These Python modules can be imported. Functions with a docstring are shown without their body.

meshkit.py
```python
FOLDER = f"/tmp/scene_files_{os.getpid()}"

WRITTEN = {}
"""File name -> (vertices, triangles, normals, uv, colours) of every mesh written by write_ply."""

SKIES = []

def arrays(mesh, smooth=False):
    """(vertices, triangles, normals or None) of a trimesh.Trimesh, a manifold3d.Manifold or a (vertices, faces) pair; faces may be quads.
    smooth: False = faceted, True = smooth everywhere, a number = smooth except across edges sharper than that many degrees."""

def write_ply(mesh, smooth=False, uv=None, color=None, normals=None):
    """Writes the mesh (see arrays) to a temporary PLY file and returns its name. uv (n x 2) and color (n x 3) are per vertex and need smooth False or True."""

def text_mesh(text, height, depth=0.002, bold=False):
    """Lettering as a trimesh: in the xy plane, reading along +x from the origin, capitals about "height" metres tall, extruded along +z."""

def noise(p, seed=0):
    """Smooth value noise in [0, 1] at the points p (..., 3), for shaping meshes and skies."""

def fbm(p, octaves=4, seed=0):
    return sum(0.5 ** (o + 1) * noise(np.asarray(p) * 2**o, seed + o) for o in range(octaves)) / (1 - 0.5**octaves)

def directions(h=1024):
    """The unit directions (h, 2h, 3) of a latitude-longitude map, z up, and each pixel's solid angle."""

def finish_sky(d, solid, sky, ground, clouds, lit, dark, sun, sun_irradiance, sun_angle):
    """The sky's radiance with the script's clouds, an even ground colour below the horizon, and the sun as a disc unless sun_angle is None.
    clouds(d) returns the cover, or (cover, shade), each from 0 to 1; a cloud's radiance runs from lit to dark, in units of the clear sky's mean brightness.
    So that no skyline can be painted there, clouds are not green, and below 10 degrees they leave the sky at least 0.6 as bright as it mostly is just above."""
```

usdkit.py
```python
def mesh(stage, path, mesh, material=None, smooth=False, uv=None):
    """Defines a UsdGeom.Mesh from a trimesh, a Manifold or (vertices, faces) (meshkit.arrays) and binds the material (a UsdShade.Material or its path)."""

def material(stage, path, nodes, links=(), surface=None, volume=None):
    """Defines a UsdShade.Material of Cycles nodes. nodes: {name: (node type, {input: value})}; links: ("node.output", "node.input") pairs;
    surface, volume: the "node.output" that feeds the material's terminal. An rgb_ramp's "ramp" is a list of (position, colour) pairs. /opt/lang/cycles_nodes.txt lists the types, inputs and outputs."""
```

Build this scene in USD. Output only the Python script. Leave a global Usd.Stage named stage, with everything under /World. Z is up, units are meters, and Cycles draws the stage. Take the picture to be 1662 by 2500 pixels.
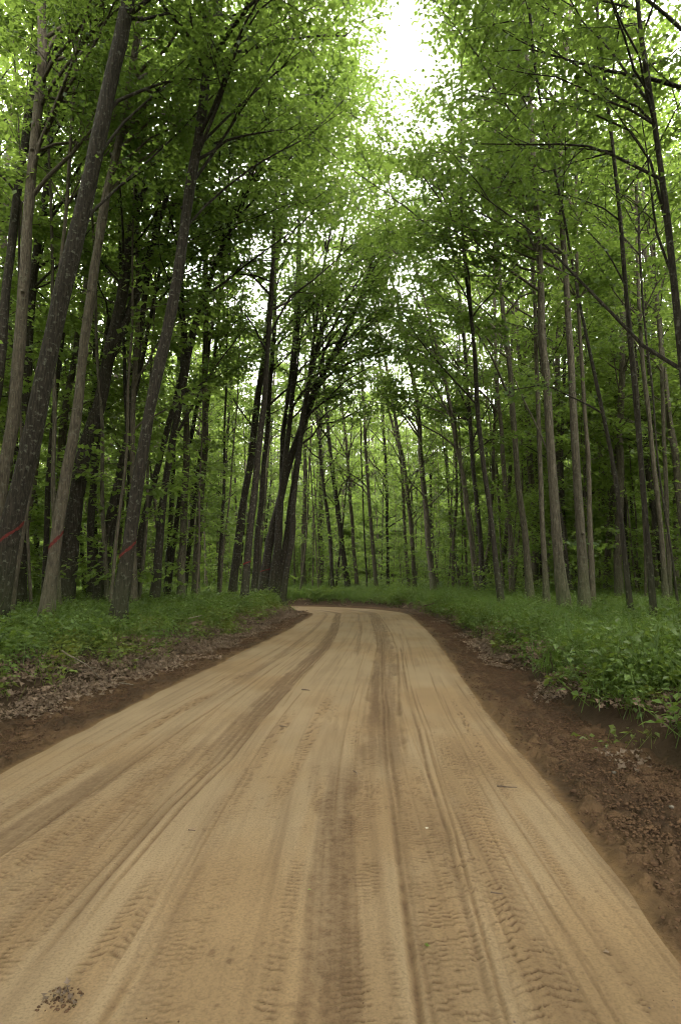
import math, numpy as np, trimesh, usdkit, meshkit
from pxr import Usd, UsdGeom, UsdLux, UsdShade, Gf, Sdf, Vt
from scipy.spatial import cKDTree

stage = Usd.Stage.CreateInMemory()
UsdGeom.SetStageUpAxis(stage, 'Z'); UsdGeom.SetStageMetersPerUnit(stage, 1.0)
UsdGeom.Xform.Define(stage, '/World'); UsdGeom.Scope.Define(stage, '/World/Looks')
W = '/World/'

# ------------------------------------------------------------------ camera, sky, sun, exposure
F, CX, CY, HZ, EYE = 1484.0, 831.0, 1250.0, 1418.0, 1.4
PITCH = math.atan((HZ - CY) / F)
cam = UsdGeom.Camera.Define(stage, W + 'camera')
cam.AddTranslateOp().Set(Gf.Vec3d(0, 0, EYE)); cam.AddRotateXOp().Set(90 + math.degrees(PITCH))
cam.CreateHorizontalApertureAttr(24.0); cam.CreateVerticalApertureAttr(24.0 * 1024 / 680)
cam.CreateFocalLengthAttr(24.0 * F / 1662)
cam.CreateClippingRangeAttr(Gf.Vec2f(0.05, 5000))
cam.CreateExposureAttr(2.72)

SUN = np.array([0.25, -0.45, 0.85]); SUN /= np.linalg.norm(SUN)
ELEV, ROT = math.asin(SUN[2]), math.atan2(SUN[0], SUN[1])
dome = UsdLux.DomeLight.Define(stage, W + 'sky')
sky_mat = usdkit.material(stage, '/World/Looks/overcast_sky', {
    'sky': ('sky_texture', {'sky_type': 'single_scattering', 'sun_disc': False, 'sun_elevation': ELEV, 'sun_rotation': ROT}),
    'tc': ('texture_coordinate', {}),
    'n': ('noise_texture', {'scale': 2.2, 'detail': 5.0, 'roughness': 0.55}),
    'r': ('rgb_ramp', {'ramp': [(0.25, (9.4, 9.3, 8.9)), (0.75, (13.5, 13.2, 12.4))]}),
    'm': ('mix_color', {'fac': 0.86}),
    'b': ('background_shader', {'strength': 0.15})},
    [('tc.generated', 'n.vector'), ('n.fac', 'r.fac'), ('sky.color', 'm.a'), ('r.color', 'm.b'), ('m.result', 'b.color')], surface='b.background')
UsdShade.MaterialBindingAPI.Apply(dome.GetPrim()).Bind(sky_mat)
sun = UsdLux.DistantLight.Define(stage, W + 'sun')
sun.CreateIntensityAttr(0.40); sun.CreateAngleAttr(22.0); sun.CreateColorAttr(Gf.Vec3f(1.0, 0.96, 0.86))
sun.GetPrim().CreateAttribute('inputs:normalize', Sdf.ValueTypeNames.Bool).Set(True)
sun.AddRotateZOp().Set(math.degrees(math.atan2(SUN[1], SUN[0])) + 90)
sun.AddRotateXOp().Set(math.degrees(math.acos(SUN[2])))

# ------------------------------------------------------------------ helpers
used = {}
def numbered(path):
    n = used.get(path, 0); used[path] = n + 1
    return path if n == 0 else f'{path}_{n:03d}'

def keys(prim, label=None, cat=None, group=None, kind=None):
    for k, v in (('label', label), ('category', cat), ('group', group), ('kind', kind)):
        if v: prim.SetCustomDataByKey(k, v)

def obj(name, mesh, mat, parent=None, smooth=False, uv=None, color=None):
    p = numbered((str(parent.GetPath()) + '/' if parent else W) + name)
    m = usdkit.mesh(stage, p, mesh, mat, smooth, uv)
    if color is not None:
        UsdGeom.PrimvarsAPI(m).CreatePrimvar('soil', Sdf.ValueTypeNames.Color3fArray, 'vertex').Set(Vt.Vec3fArray.FromNumpy(color.astype(np.float32)))
    return m.GetPrim()

def thing(name, label, cat, loc=(0, 0, 0), rz=0.0, sc=1.0, group=None, tilt=(0, 0)):
    x = UsdGeom.Xform.Define(stage, numbered(W + name))
    x.AddTranslateOp().Set(Gf.Vec3d(*map(float, loc)))
    x.AddRotateXYZOp().Set(Gf.Vec3f(float(tilt[0]), float(tilt[1]), float(rz)))
    x.AddScaleOp().Set(Gf.Vec3f(float(sc), float(sc), float(sc)))
    keys(x.GetPrim(), label, cat, group)
    return x.GetPrim()

def copy_of(src, name, label, cat, loc, rz, sc, group=None, tilt=(0, 0)):
    r = thing(name, label, cat, loc, rz, sc, group, tilt)
    r.GetReferences().AddInternalReference(src.GetPath()); r.SetInstanceable(True)
    return r

def tubes(P, R, sides=4, cap=False):
    """K tubes of the same number of points at once. P (K,N,3), R (K,N)"""
    P = np.asarray(P, float); K, N, _ = P.shape
    T = np.gradient(P, axis=1); T /= np.linalg.norm(T, axis=2, keepdims=True) + 1e-9
    mt = T.mean(1); ref = np.where(np.abs(mt[:, 2:3]) < 0.8, [[0, 0, 1.0]], [[1.0, 0, 0]])[:, None, :]
    A = np.cross(T, np.broadcast_to(ref, T.shape)); A /= np.linalg.norm(A, axis=2, keepdims=True) + 1e-9
    B = np.cross(T, A); ang = np.arange(sides) * 2 * np.pi / sides
    V = P[:, :, None, :] + R[:, :, None, None] * (np.cos(ang)[None, None, :, None] * A[:, :, None, :] + np.sin(ang)[None, None, :, None] * B[:, :, None, :])
    i, j = np.meshgrid(np.arange(N - 1), np.arange(sides), indexing='ij'); j2 = (j + 1) % sides
    q = np.stack([i * sides + j, i * sides + j2, (i + 1) * sides + j2, (i + 1) * sides + j], -1).reshape(-1, 4)
    f = np.vstack([q[:, [0, 1, 2]], q[:, [0, 2, 3]]])
    F_ = (f[None] + (np.arange(K) * N * sides)[:, None, None]).reshape(-1, 3)
    return V.reshape(-1, 3), F_

def join(parts):
    vs, fs, n = [], [], 0
    for v, f in parts:
        if len(v) == 0: continue
        vs.append(v); fs.append(np.asarray(f) + n); n += len(v)
    return np.vstack(vs), np.vstack(fs)

def unit(v): return v / (np.linalg.norm(v, axis=-1, keepdims=True) + 1e-9)

LEAF5 = (np.array([[0, 0, 0], [-0.50, 0.38, 0.06], [-0.22, 0.52, -0.02], [-0.02, 1.0, -0.10], [0.22, 0.52, -0.02], [0.50, 0.38, 0.06]]),
         np.array([[0, 2, 1], [0, 3, 2], [0, 4, 3], [0, 5, 4]]))
LEAF2 = (np.array([[0, 0, 0], [-0.40, 0.5, 0.05], [0, 1.0, -0.06], [0.40, 0.5, 0.05]]), np.array([[0, 2, 1], [0, 3, 2]]))
LEAFO = (np.array([[0, 0, 0], [-0.24, 0.45, 0.06], [0, 1.0, -0.12], [0.24, 0.45, 0.06]]), np.array([[0, 2, 1], [0, 3, 2]]))

def leaves(pos, direc, nrm, size, shape):
    """leaf blades: pos (n,3), direc tip direction, nrm blade normal"""
    n = len(pos); v0, f0 = shape
    d = unit(direc); x = unit(np.cross(d, nrm)); z = np.cross(x, d)
    V = pos[:, None, :] + size[:, None, None] * (v0[None, :, 0:1] * x[:, None] + v0[None, :, 1:2] * d[:, None] + v0[None, :, 2:3] * z[:, None])
    Fc = f0[None] + (np.arange(n) * len(v0))[:, None, None]
    return V.reshape(-1, 3), Fc.reshape(-1, 3)

# ------------------------------------------------------------------ materials
M = {}
def soil_mat(name, bump1, bump2, sc1, sc2, rough=0.95):
    return usdkit.material(stage, '/World/Looks/' + name, {
        'a': ('attribute', {'attribute': 'soil'}), 'g': ('geometry', {}),
        'n1': ('noise_texture', {'scale': sc1, 'detail': 6.0, 'roughness': 0.65}),
        'n2': ('noise_texture', {'scale': sc2, 'detail': 4.0, 'roughness': 0.7}),
        'r': ('rgb_ramp', {'ramp': [(0.25, (0.66, 0.65, 0.63)), (0.5, (1, 1, 1)), (0.78, (1.22, 1.2, 1.15))]}),
        'mx': ('mix_color', {'blend_type': 'multiply', 'fac': 1.0, 'use_clamp_result': False}),
        'add': ('math', {'math_type': 'add'}),
        'b': ('bump', {'strength': bump1, 'distance': bump2}),
        'p': ('principled_bsdf', {'roughness': rough, 'specular_ior_level': 0.15, 'diffuse_roughness': 0.6})},
        [('g.position', 'n1.vector'), ('g.position', 'n2.vector'), ('n1.fac', 'r.fac'), ('a.color', 'mx.a'), ('r.color', 'mx.b'),
         ('mx.result', 'p.base_color'), ('n1.fac', 'add.value1'), ('n2.fac', 'add.value2'), ('add.value', 'b.height'), ('b.normal', 'p.normal')], surface='p.BSDF')
M['road'] = soil_mat('packed_sand', 0.3, 0.004, 90.0, 260.0)
M['loam'] = soil_mat('loose_brown_soil', 0.8, 0.03, 22.0, 70.0)
M['floor'] = soil_mat('forest_soil', 0.8, 0.04, 9.0, 40.0)

def leaf_mat(name, lo, mid, hi, trans, tr=0.42, rough=0.5):
    return usdkit.material(stage, '/World/Looks/' + name, {
        'g': ('geometry', {}), 'oi': ('object_info', {}),
        'ramp': ('rgb_ramp', {'ramp': [(0.0, lo), (0.55, mid), (1.0, hi)]}),
        'tramp': ('rgb_ramp', {'ramp': [(0.0, tuple(c * 0.75 for c in trans)), (1.0, tuple(c * 1.2 for c in trans))]}),
        'hs': ('hsv', {'saturation': 1.0, 'fac': 1.0}), 'hv': ('map_range', {'from_min': 0.0, 'from_max': 1.0, 'to_min': 0.75, 'to_max': 1.25}),
        'p': ('principled_bsdf', {'roughness': rough, 'specular_ior_level': 0.35}),
        't': ('translucent_bsdf', {}), 'm': ('mix_closure', {'fac': tr})},
        [('g.random_per_island', 'ramp.fac'), ('g.random_per_island', 'tramp.fac'), ('oi.random', 'hv.value'), ('hv.result', 'hs.value'), ('ramp.color', 'hs.color'),
         ('hs.color', 'p.base_color'), ('tramp.color', 't.color'), ('p.BSDF', 'm.closure1'), ('t.BSDF', 'm.closure2')], surface='m.closure')
M['leaf'] = leaf_mat('maple_leaf', (0.036, 0.066, 0.016), (0.058, 0.098, 0.022), (0.094, 0.137, 0.031), (0.222, 0.328, 0.052), 0.5)
M['leaf_bright'] = leaf_mat('young_maple_leaf', (0.065, 0.098, 0.018), (0.10, 0.14, 0.026), (0.14, 0.175, 0.036), (0.31, 0.44, 0.075), 0.52)  # brighter maple leaf copy: the light behind the bend is put into its colour
M['herb'] = leaf_mat('herb_leaf', (0.06, 0.098, 0.018), (0.11, 0.158, 0.03), (0.19, 0.22, 0.05), (0.23, 0.31, 0.04), 0.35, 0.42)
M['herb_yellow'] = leaf_mat('yellowing_leaf', (0.09, 0.12, 0.02), (0.18, 0.19, 0.03), (0.27, 0.22, 0.05), (0.22, 0.22, 0.03), 0.3)
M['fern'] = leaf_mat('fern_frond', (0.055, 0.092, 0.018), (0.09, 0.14, 0.026), (0.135, 0.18, 0.035), (0.2, 0.29, 0.04), 0.38)
M['grass'] = leaf_mat('grass_blade', (0.055, 0.1, 0.018), (0.09, 0.15, 0.028), (0.145, 0.195, 0.045), (0.2, 0.3, 0.04), 0.38)
M['dry'] = leaf_mat('dead_leaf', (0.13, 0.09, 0.06), (0.30, 0.23, 0.165), (0.52, 0.43, 0.33), (0.2, 0.13, 0.07), 0.12, 0.7)

def bark_mat(name, dark, mid, pale, mossy=0.35):
    return usdkit.material(stage, '/World/Looks/' + name, {
        'g': ('geometry', {}), 'tc': ('texture_coordinate', {}),
        'mp': ('mapping', {'mapping_type': 'point', 'scale': (1.0, 1.0, 0.14)}),
        'n1': ('noise_texture', {'scale': 34.0, 'detail': 5.0, 'roughness': 0.65}),
        'n2': ('noise_texture', {'scale': 3.0, 'detail': 4.0, 'roughness': 0.6}),
        'n3': ('noise_texture', {'scale': 13.0, 'detail': 3.0, 'roughness': 0.6}),
        'r1': ('rgb_ramp', {'ramp': [(0.31, dark), (0.53, mid), (0.77, pale)]}),
        'r2': ('rgb_ramp', {'ramp': [(0.57, (0, 0, 0)), (0.68, (1, 1, 1))]}),
        'r3': ('rgb_ramp', {'ramp': [(0.6, (0, 0, 0)), (0.7, (1, 1, 1))]}),
        's': ('separate_xyz', {}), 'hz': ('map_range', {'from_min': 0.3, 'from_max': 2.2, 'to_min': mossy * 2, 'to_max': 0.0, 'clamp': True}),
        'mm': ('math', {'math_type': 'multiply', 'use_clamp': True}), 'ml': ('math', {'math_type': 'multiply', 'value2': 0.55}),
        'lich': ('mix_color', {'b': (0.14, 0.14, 0.105)}), 'moss': ('mix_color', {'b': (0.055, 0.085, 0.02)}),
        'add': ('math', {'math_type': 'add'}),
        'b': ('bump', {'strength': 0.9, 'distance': 0.03}),
        'p': ('principled_bsdf', {'roughness': 0.9, 'specular_ior_level': 0.2})},
        [('tc.object', 'mp.vector'), ('mp.vector', 'n1.vector'), ('tc.object', 'n2.vector'), ('tc.object', 'n3.vector'),
         ('n1.fac', 'r1.fac'), ('n3.fac', 'r2.fac'), ('r2.color', 'ml.value1'), ('ml.value', 'lich.fac'), ('r1.color', 'lich.a'),
         ('g.position', 's.vector'), ('s.z', 'hz.value'), ('n2.fac', 'mm.value1'), ('hz.result', 'mm.value2'), ('mm.value', 'moss.fac'), ('lich.result', 'moss.a'),
         ('moss.result', 'p.base_color'), ('n1.fac', 'add.value1'), ('n3.fac', 'add.value2'), ('add.value', 'b.height'), ('b.normal', 'p.normal')], surface='p.BSDF')
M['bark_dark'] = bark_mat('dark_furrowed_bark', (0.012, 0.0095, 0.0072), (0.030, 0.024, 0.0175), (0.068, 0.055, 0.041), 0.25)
M['bark_tan'] = bark_mat('grey_brown_bark', (0.027, 0.022, 0.015), (0.078, 0.065, 0.046), (0.155, 0.132, 0.098), 0.5)
M['bark_pale'] = bark_mat('pale_smooth_bark', (0.036, 0.029, 0.021), (0.084, 0.068, 0.049), (0.155, 0.127, 0.094), 0.2)
def plain(name, col, col2, scale=20.0, rough=0.8):
    return usdkit.material(stage, '/World/Looks/' + name, {
        'g': ('geometry', {}), 'n': ('noise_texture', {'scale': scale, 'detail': 4.0}), 'r': ('rgb_ramp', {'ramp': [(0.3, col), (0.7, col2)]}),
        'b': ('bump', {'strength': 0.5, 'distance': 0.01}), 'p': ('principled_bsdf', {'roughness': rough, 'specular_ior_level': 0.2})},
        [('g.position', 'n.vector'), ('n.fac', 'r.fac'), ('r.color', 'p.base_color'), ('n.fac', 'b.height'), ('b.normal', 'p.normal')], surface='p.BSDF')
M['red'] = plain('red_paint', (0.06, 0.014, 0.012), (0.155, 0.025, 0.02), 18.0)
M['twig'] = plain('dead_twig', (0.06, 0.04, 0.028), (0.13, 0.095, 0.07), 30.0)
M['twig_pale'] = plain('bleached_twig', (0.10, 0.08, 0.058), (0.19, 0.16, 0.12), 30.0)
M['clod'] = plain('brown_clod', (0.04, 0.022, 0.012), (0.085, 0.048, 0.025), 15.0, 0.95)
M['stone'] = plain('grey_stone', (0.06, 0.05, 0.04), (0.14, 0.12, 0.095), 25.0)
M['petal'] = plain('white_petal', (0.35, 0.33, 0.26), (0.45, 0.42, 0.34), 20.0)

# ------------------------------------------------------------------ the road's course
key = np.array([(-0.42, -60), (-0.42, -20), (-0.42, 0), (-0.42, 5.5), (-0.05, 10.5), (0.38, 15.7), (0.72, 21.9), (0.88, 26.0)], float)
from scipy.interpolate import CubicSpline
ysp = np.linspace(-60, 26.0, 500)
xsp = CubicSpline(key[:, 1], key[:, 0], bc_type=((1, 0.0), (1, 0.02)))(ysp)
ysp2 = ysp; RB = 7.0; ac = np.array([0.88 - RB, 26.0])
th = np.linspace(0.004, math.radians(88), 120)
arc = ac + RB * np.stack([np.cos(th), np.sin(th)], 1)
tl = np.linspace(0.2, 70, 140)[:, None]
tail = arc[-1] + tl * np.array([-math.cos(math.radians(2)), math.sin(math.radians(2))])
CL = np.vstack([np.stack([xsp, ysp2], 1), arc, tail])
seg = np.r_[0, np.cumsum(np.linalg.norm(np.diff(CL, axis=0), axis=1))]
S0 = np.interp(0.0, CL[:500, 1], seg[:500])                        # arc length at the camera
sfine = np.arange(0, seg[-1], 0.1)
CF = np.stack([np.interp(sfine, seg, CL[:, 0]), np.interp(sfine, seg, CL[:, 1])], 1)
from scipy.ndimage import gaussian_filter1d
CF = gaussian_filter1d(CF, 8, axis=0, mode='nearest')
TF = np.gradient(CF, axis=0); TF /= np.linalg.norm(TF, axis=1, keepdims=True)
NF = np.stack([TF[:, 1], -TF[:, 0]], 1)                             # to the right of travel
kd = cKDTree(CF)
def lateral(x, y):
    p = np.stack([np.ravel(x), np.ravel(y)], 1); d, i = kd.query(p)
    u = ((p - CF[i]) * NF[i]).sum(1); u = np.where(np.abs(u) < d * 0.7, np.sign(u + 1e-9) * d, u)
    return u.reshape(np.shape(x)), (sfine[i] - S0).reshape(np.shape(x))
def on_road(s, u):
    k = s + S0
    c = np.stack([np.interp(k, sfine, CF[:, 0]), np.interp(k, sfine, CF[:, 1])], -1)
    n = np.stack([np.interp(k, sfine, NF[:, 0]), np.interp(k, sfine, NF[:, 1])], -1)
    return c + n * np.asarray(u)[..., None]
def n3(x, y, z=0.0, seed=0): return meshkit.noise(np.stack(np.broadcast_arrays(x, y, z), -1), seed)
def f3(x, y, z=0.0, o=4, seed=0): return meshkit.fbm(np.stack(np.broadcast_arrays(x, y, z), -1), o, seed)
def sm(a, b, x): t = np.clip((x - a) / (b - a), 0, 1); return t * t * (3 - 2 * t)

def floor_z(x, y):
    u, s = lateral(x, y)
    wob = 0.35 * (f3(x * 0.5, y * 0.5, 0, 3, 5) - 0.5) * 2
    left = 0.43 * sm(2.75, 3.95, -u + wob * 0.8); right = 0.42 * sm(2.75, 3.5, u + wob * 0.6)
    z = np.where(u < 0, left, right)
    edge = sm(2.3, 3.0, np.abs(u))
    z = z + edge * (0.16 * (f3(x * 0.35, y * 0.35, 0, 4, 9) - 0.5) * sm(3.2, 5, np.abs(u)) + 0.05 * (f3(x * 2.3, y * 2.3, 0, 3, 4) - 0.5))
    z = z + 0.012 * np.clip(np.abs(u) - 6, 0, 60) * 0.3
    return z - 0.11 * (1 - edge), u
def ground(x, y): return float(floor_z(np.array([x]), np.array([y]))[0][0])

# ---- forest floor: one sheet that reaches the horizon
def axis(fine_lo, fine_hi, step, lo, hi):
    a = [*np.arange(fine_lo, fine_hi + 1e-6, step)]
    d = step
    while a[-1] < hi: d *= 1.18; a.append(a[-1] + d)
    d = step
    while a[0] > lo: d *= 1.18; a.insert(0, a[0] - d)
    return np.array(a)
gx, gy = axis(-11, 13, 0.13, -900, 900), axis(1, 40, 0.17, -900, 1200)
GX, GY = np.meshgrid(gx, gy, indexing='ij')
GZ, GU = floor_z(GX, GY)
def grid_faces(a, b):
    i, j = np.meshgrid(np.arange(a - 1), np.arange(b - 1), indexing='ij')
    q = np.stack([i * b + j, (i + 1) * b + j, (i + 1) * b + j + 1, i * b + j + 1], -1).reshape(-1, 4)
    return np.vstack([q[:, [0, 1, 2]], q[:, [0, 2, 3]]])
def lerp(a, b, t): return np.asarray(a) * (1 - t[..., None]) + np.asarray(b) * t[..., None]
fc = lerp((0.045, 0.03, 0.018), (0.03, 0.032, 0.013), sm(0.35, 0.65, f3(GX * 1.3, GY * 1.3, 0, 4, 3)))
fc = lerp(fc, (0.055, 0.034, 0.02), (sm(3.9, 3.0, np.abs(GU)) * 0.8))
g = obj('forest_floor', (np.stack([GX, GY, GZ], -1).reshape(-1, 3), grid_faces(*GX.shape)), M['floor'], smooth=True, color=fc.reshape(-1, 3)); keys(g, kind='structure')

# ---- road and shoulders: strips along the course
def s_steps(lo, hi, base, rate):
    a = [lo]
    while a[-1] < hi: a.append(a[-1] + max(base, rate * max(a[-1], 0.0) ** 2, 0.08 if a[-1] < 1.2 else 0))
    return np.array(a)
EL = lambda s: -2.03 + 0.07 * (n3(s * 0.6, 0 * s, 3.0, 1) - 0.5) + 0.05 * (n3(s * 2.7, 0 * s, 9.0, 1) - 0.5)
ER = lambda s: np.interp(s, [0, 1.5, 2.4, 3.2, 4.0, 5.0, 7, 40], [1.50, 1.60, 1.71, 1.80, 1.86, 1.90, 1.92, 2.0]) + 0.04 * (n3(s * 0.6, 0 * s, 7.0, 2) - 0.5) + 0.025 * (n3(s * 2.7, 0 * s, 8.0, 2) - 0.5)

# tyre tracks: (kind, [(s, u) ...], width, s0, s1, depth, damp with painted recess shade)   kinds: lug, groove, chevron, press
TR = [
 ('press',  [(1.3, .37), (2.9, .42), (4.9, .46)], .21, 1.0, 4.7, .003, .85),
 ('lug',    [(1.5, .53), (3, .56), (5, .62), (9, .62), (14, .55), (22, .45)], .17, 1.2, 6.2, .010, .42),
 ('groove', [(1.5, .68), (3, .735), (4.2, .78), (7, .82), (12, .72), (24, .5)], .030, 1.0, 16, .013, .75),
 ('groove', [(1.5, .725), (3, .78), (4.2, .82), (7, .86), (12, .76), (24, .55)], .022, 1.0, 16, .010, .6),
 ('lug',    [(1.5, .84), (3, .88), (5, .93), (9, .95), (14, .9), (22, .8)], .19, 1.2, 4.9, .009, .42),
 ('groove', [(1.5, .91), (2.1, .935), (2.95, 1.0), (3.6, 1.05), (6, 1.13), (12, 1.1), (24, .9)], .026, 1.0, 13, .013, .7),
 ('groove', [(1.5, .965), (2.1, .985), (2.95, 1.05), (3.6, 1.10), (6, 1.19), (12, 1.15), (24, .95)], .016, 1.0, 12, .009, .5),
 ('groove', [(1.5, 1.01), (2.1, 1.03), (2.95, 1.09), (3.6, 1.14), (6, 1.24), (12, 1.2)], .012, 1.0, 8, .006, .4),
 ('chevron',[(1.5, 1.13), (3, 1.21), (5, 1.33), (10, 1.4)], .17, 1.2, 5.6, .007, .18),
 ('lug',    [(1.5, 1.44), (3, 1.5), (6, 1.62), (11, 1.66)], .05, 1.0, 7.5, .006, .2),
 ('groove', [(1.5, 1.31), (3, 1.36), (6, 1.47), (11, 1.5)], .012, 1.0, 9.0, .006, .3),
 ('groove', [(1.5, 1.62), (3, 1.7), (6, 1.80), (11, 1.8)], .012, 1.0, 9.0, .006, .3),
 ('lug',    [(1.5, 1.75), (3, 1.84), (6, 1.93), (11, 1.9)], .07, 1.0, 8.0, .006, .1),
 ('press',  [(5, .74), (8, .82), (12, .80), (18, .6), (25, .5), (34, .5)], .34, 4.9, 30, .008, .55),
 ('press',  [(5.4, .72), (8, .70), (11, .66)], .10, 6.2, 10.5, .006, .8),
 ('groove', [(5, .95), (9, 1.02), (13, 1.0), (24, .72), (34, .7)], .035, 5, 32, .012, .5),
 ('groove', [(5, .6), (9, .62), (13, .6), (24, .3), (34, .3)], .03, 5, 32, .012, .45),
 ('press',  [(10, .25), (16, .1), (24, -.1), (34, -.1)], .10, 12, 34, .005, .35),
 # left wheel path
 ('press',  [(3, -.72), (5, -.55), (7, -.56), (10, -.52), (13, -.55), (18, -.72), (24, -.95), (34, -.9)], .26, 5.2, 31, .008, .72),
 ('groove', [(2, -.62), (3, -.60), (4, -.54), (5, -.44), (8, -.4), (13, -.42), (24, -.8)], .020, 2.6, 20, .011, .6),
 ('groove', [(2, -.68), (3, -.66), (4, -.60), (5, -.50), (8, -.46), (13, -.48), (24, -.86)], .020, 2.6, 20, .011, .6),
 ('groove', [(2, -.76), (3, -.73), (4, -.67), (5, -.57), (8, -.53), (13, -.56), (24, -.93)], .016, 2.6, 20, .009, .5),
 ('lug',    [(2, -.88), (3, -.80), (4, -.76), (5, -.72), (8, -.66)], .16, 1.8, 5.4, .011, .3),
 ('lug',    [(2, -1.1), (3, -.98), (4, -.94), (5, -.88), (8, -.82)], .15, 1.8, 5.2, .011, .28),
 ('chevron',[(2, -1.34), (3, -1.2), (4, -1.12), (5, -1.06), (8, -.95)], .2, 1.6, 5.6, .010, .28),
 ('groove', [(2, -1.45), (3, -1.32), (4, -1.24), (5, -1.16), (8, -1.0), (14, -.95)], .022, 2.0, 15, .010, .5),
 ('press',  [(2.4, -1.55), (3.2, -1.42), (4, -1.30), (5, -1.2)], .22, 2.9, 4.8, .006, .6),
 ('lug',    [(3, -1.62), (5, -1.5), (8, -1.32), (12, -1.25)], .11, 3.0, 9.5, .010, .3),
 ('groove', [(3, -1.78), (5, -1.66), (8, -1.5), (14, -1.45), (24, -1.5)], .02, 3.0, 22, .008, .35),
 ('press',  [(12, -1.2), (18, -1.3), (26, -1.45), (34, -1.4)], .12, 9, 32, .006, .45),
 ('lug',    [(1.5, -.22), (2.5, -.18), (4, -.12), (6, 0)], .15, 1.9, 3.2, .008, .22),
 ('lug',    [(1.5, .17), (3, .24), (5, .33)], .06, 1.2, 4.4, .007, .16),
 ('chevron',[(1.5, -.52), (2.5, -.43), (4, -.35)], .10, 1.3, 3.0, .009, .25),
 ('groove', [(1.5, -.36), (2.5, -.29), (4, -.18)], .03, 1.7, 3.4, .006, .4),
 ('lug',    [(1.5, -1.0), (2.5, -.9)], .14, 1.2, 2.1, .009, .3),
 ('lug',    [(3.5, .02), (6, .14), (9, .2)], .10, 4.0, 7.5, .006, .2),
 ('lug',    [(4, -.25), (6, -.18), (9, -.1)], .10, 3.2, 6.5, .007, .22),
]
rt = np.random.default_rng(44)
for _ in range(46):                                                  # many faint single tyre lines
    a_ = 1 + 13 * rt.uniform() ** 1.5; b_ = a_ + rt.uniform(.8, 7); u0 = rt.uniform(-1.9, 1.85); sl = rt.normal(0, .02)
    TR.append(('groove', [(a_ - 1, u0 - sl), (b_ + 1, u0 + sl * (b_ - a_))], rt.uniform(.008, .016), a_, b_, rt.uniform(.002, .005), rt.uniform(.2, .5)))
for _ in range(9):                                                   # short printed patches of tread
    a_ = 1.2 + 6 * rt.uniform(); b_ = a_ + rt.uniform(.25, 1.6); u0 = rt.uniform(-1.9, 1.7); sl = rt.normal(0, .04)
    TR.append((('lug', 'chevron')[int(rt.integers(2))], [(a_ - 1, u0 - sl), (b_ + 1, u0 + sl * (b_ - a_))], rt.uniform(.06, .14), a_ + .3, b_, rt.uniform(.004, .007), rt.uniform(.05, .2)))
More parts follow.
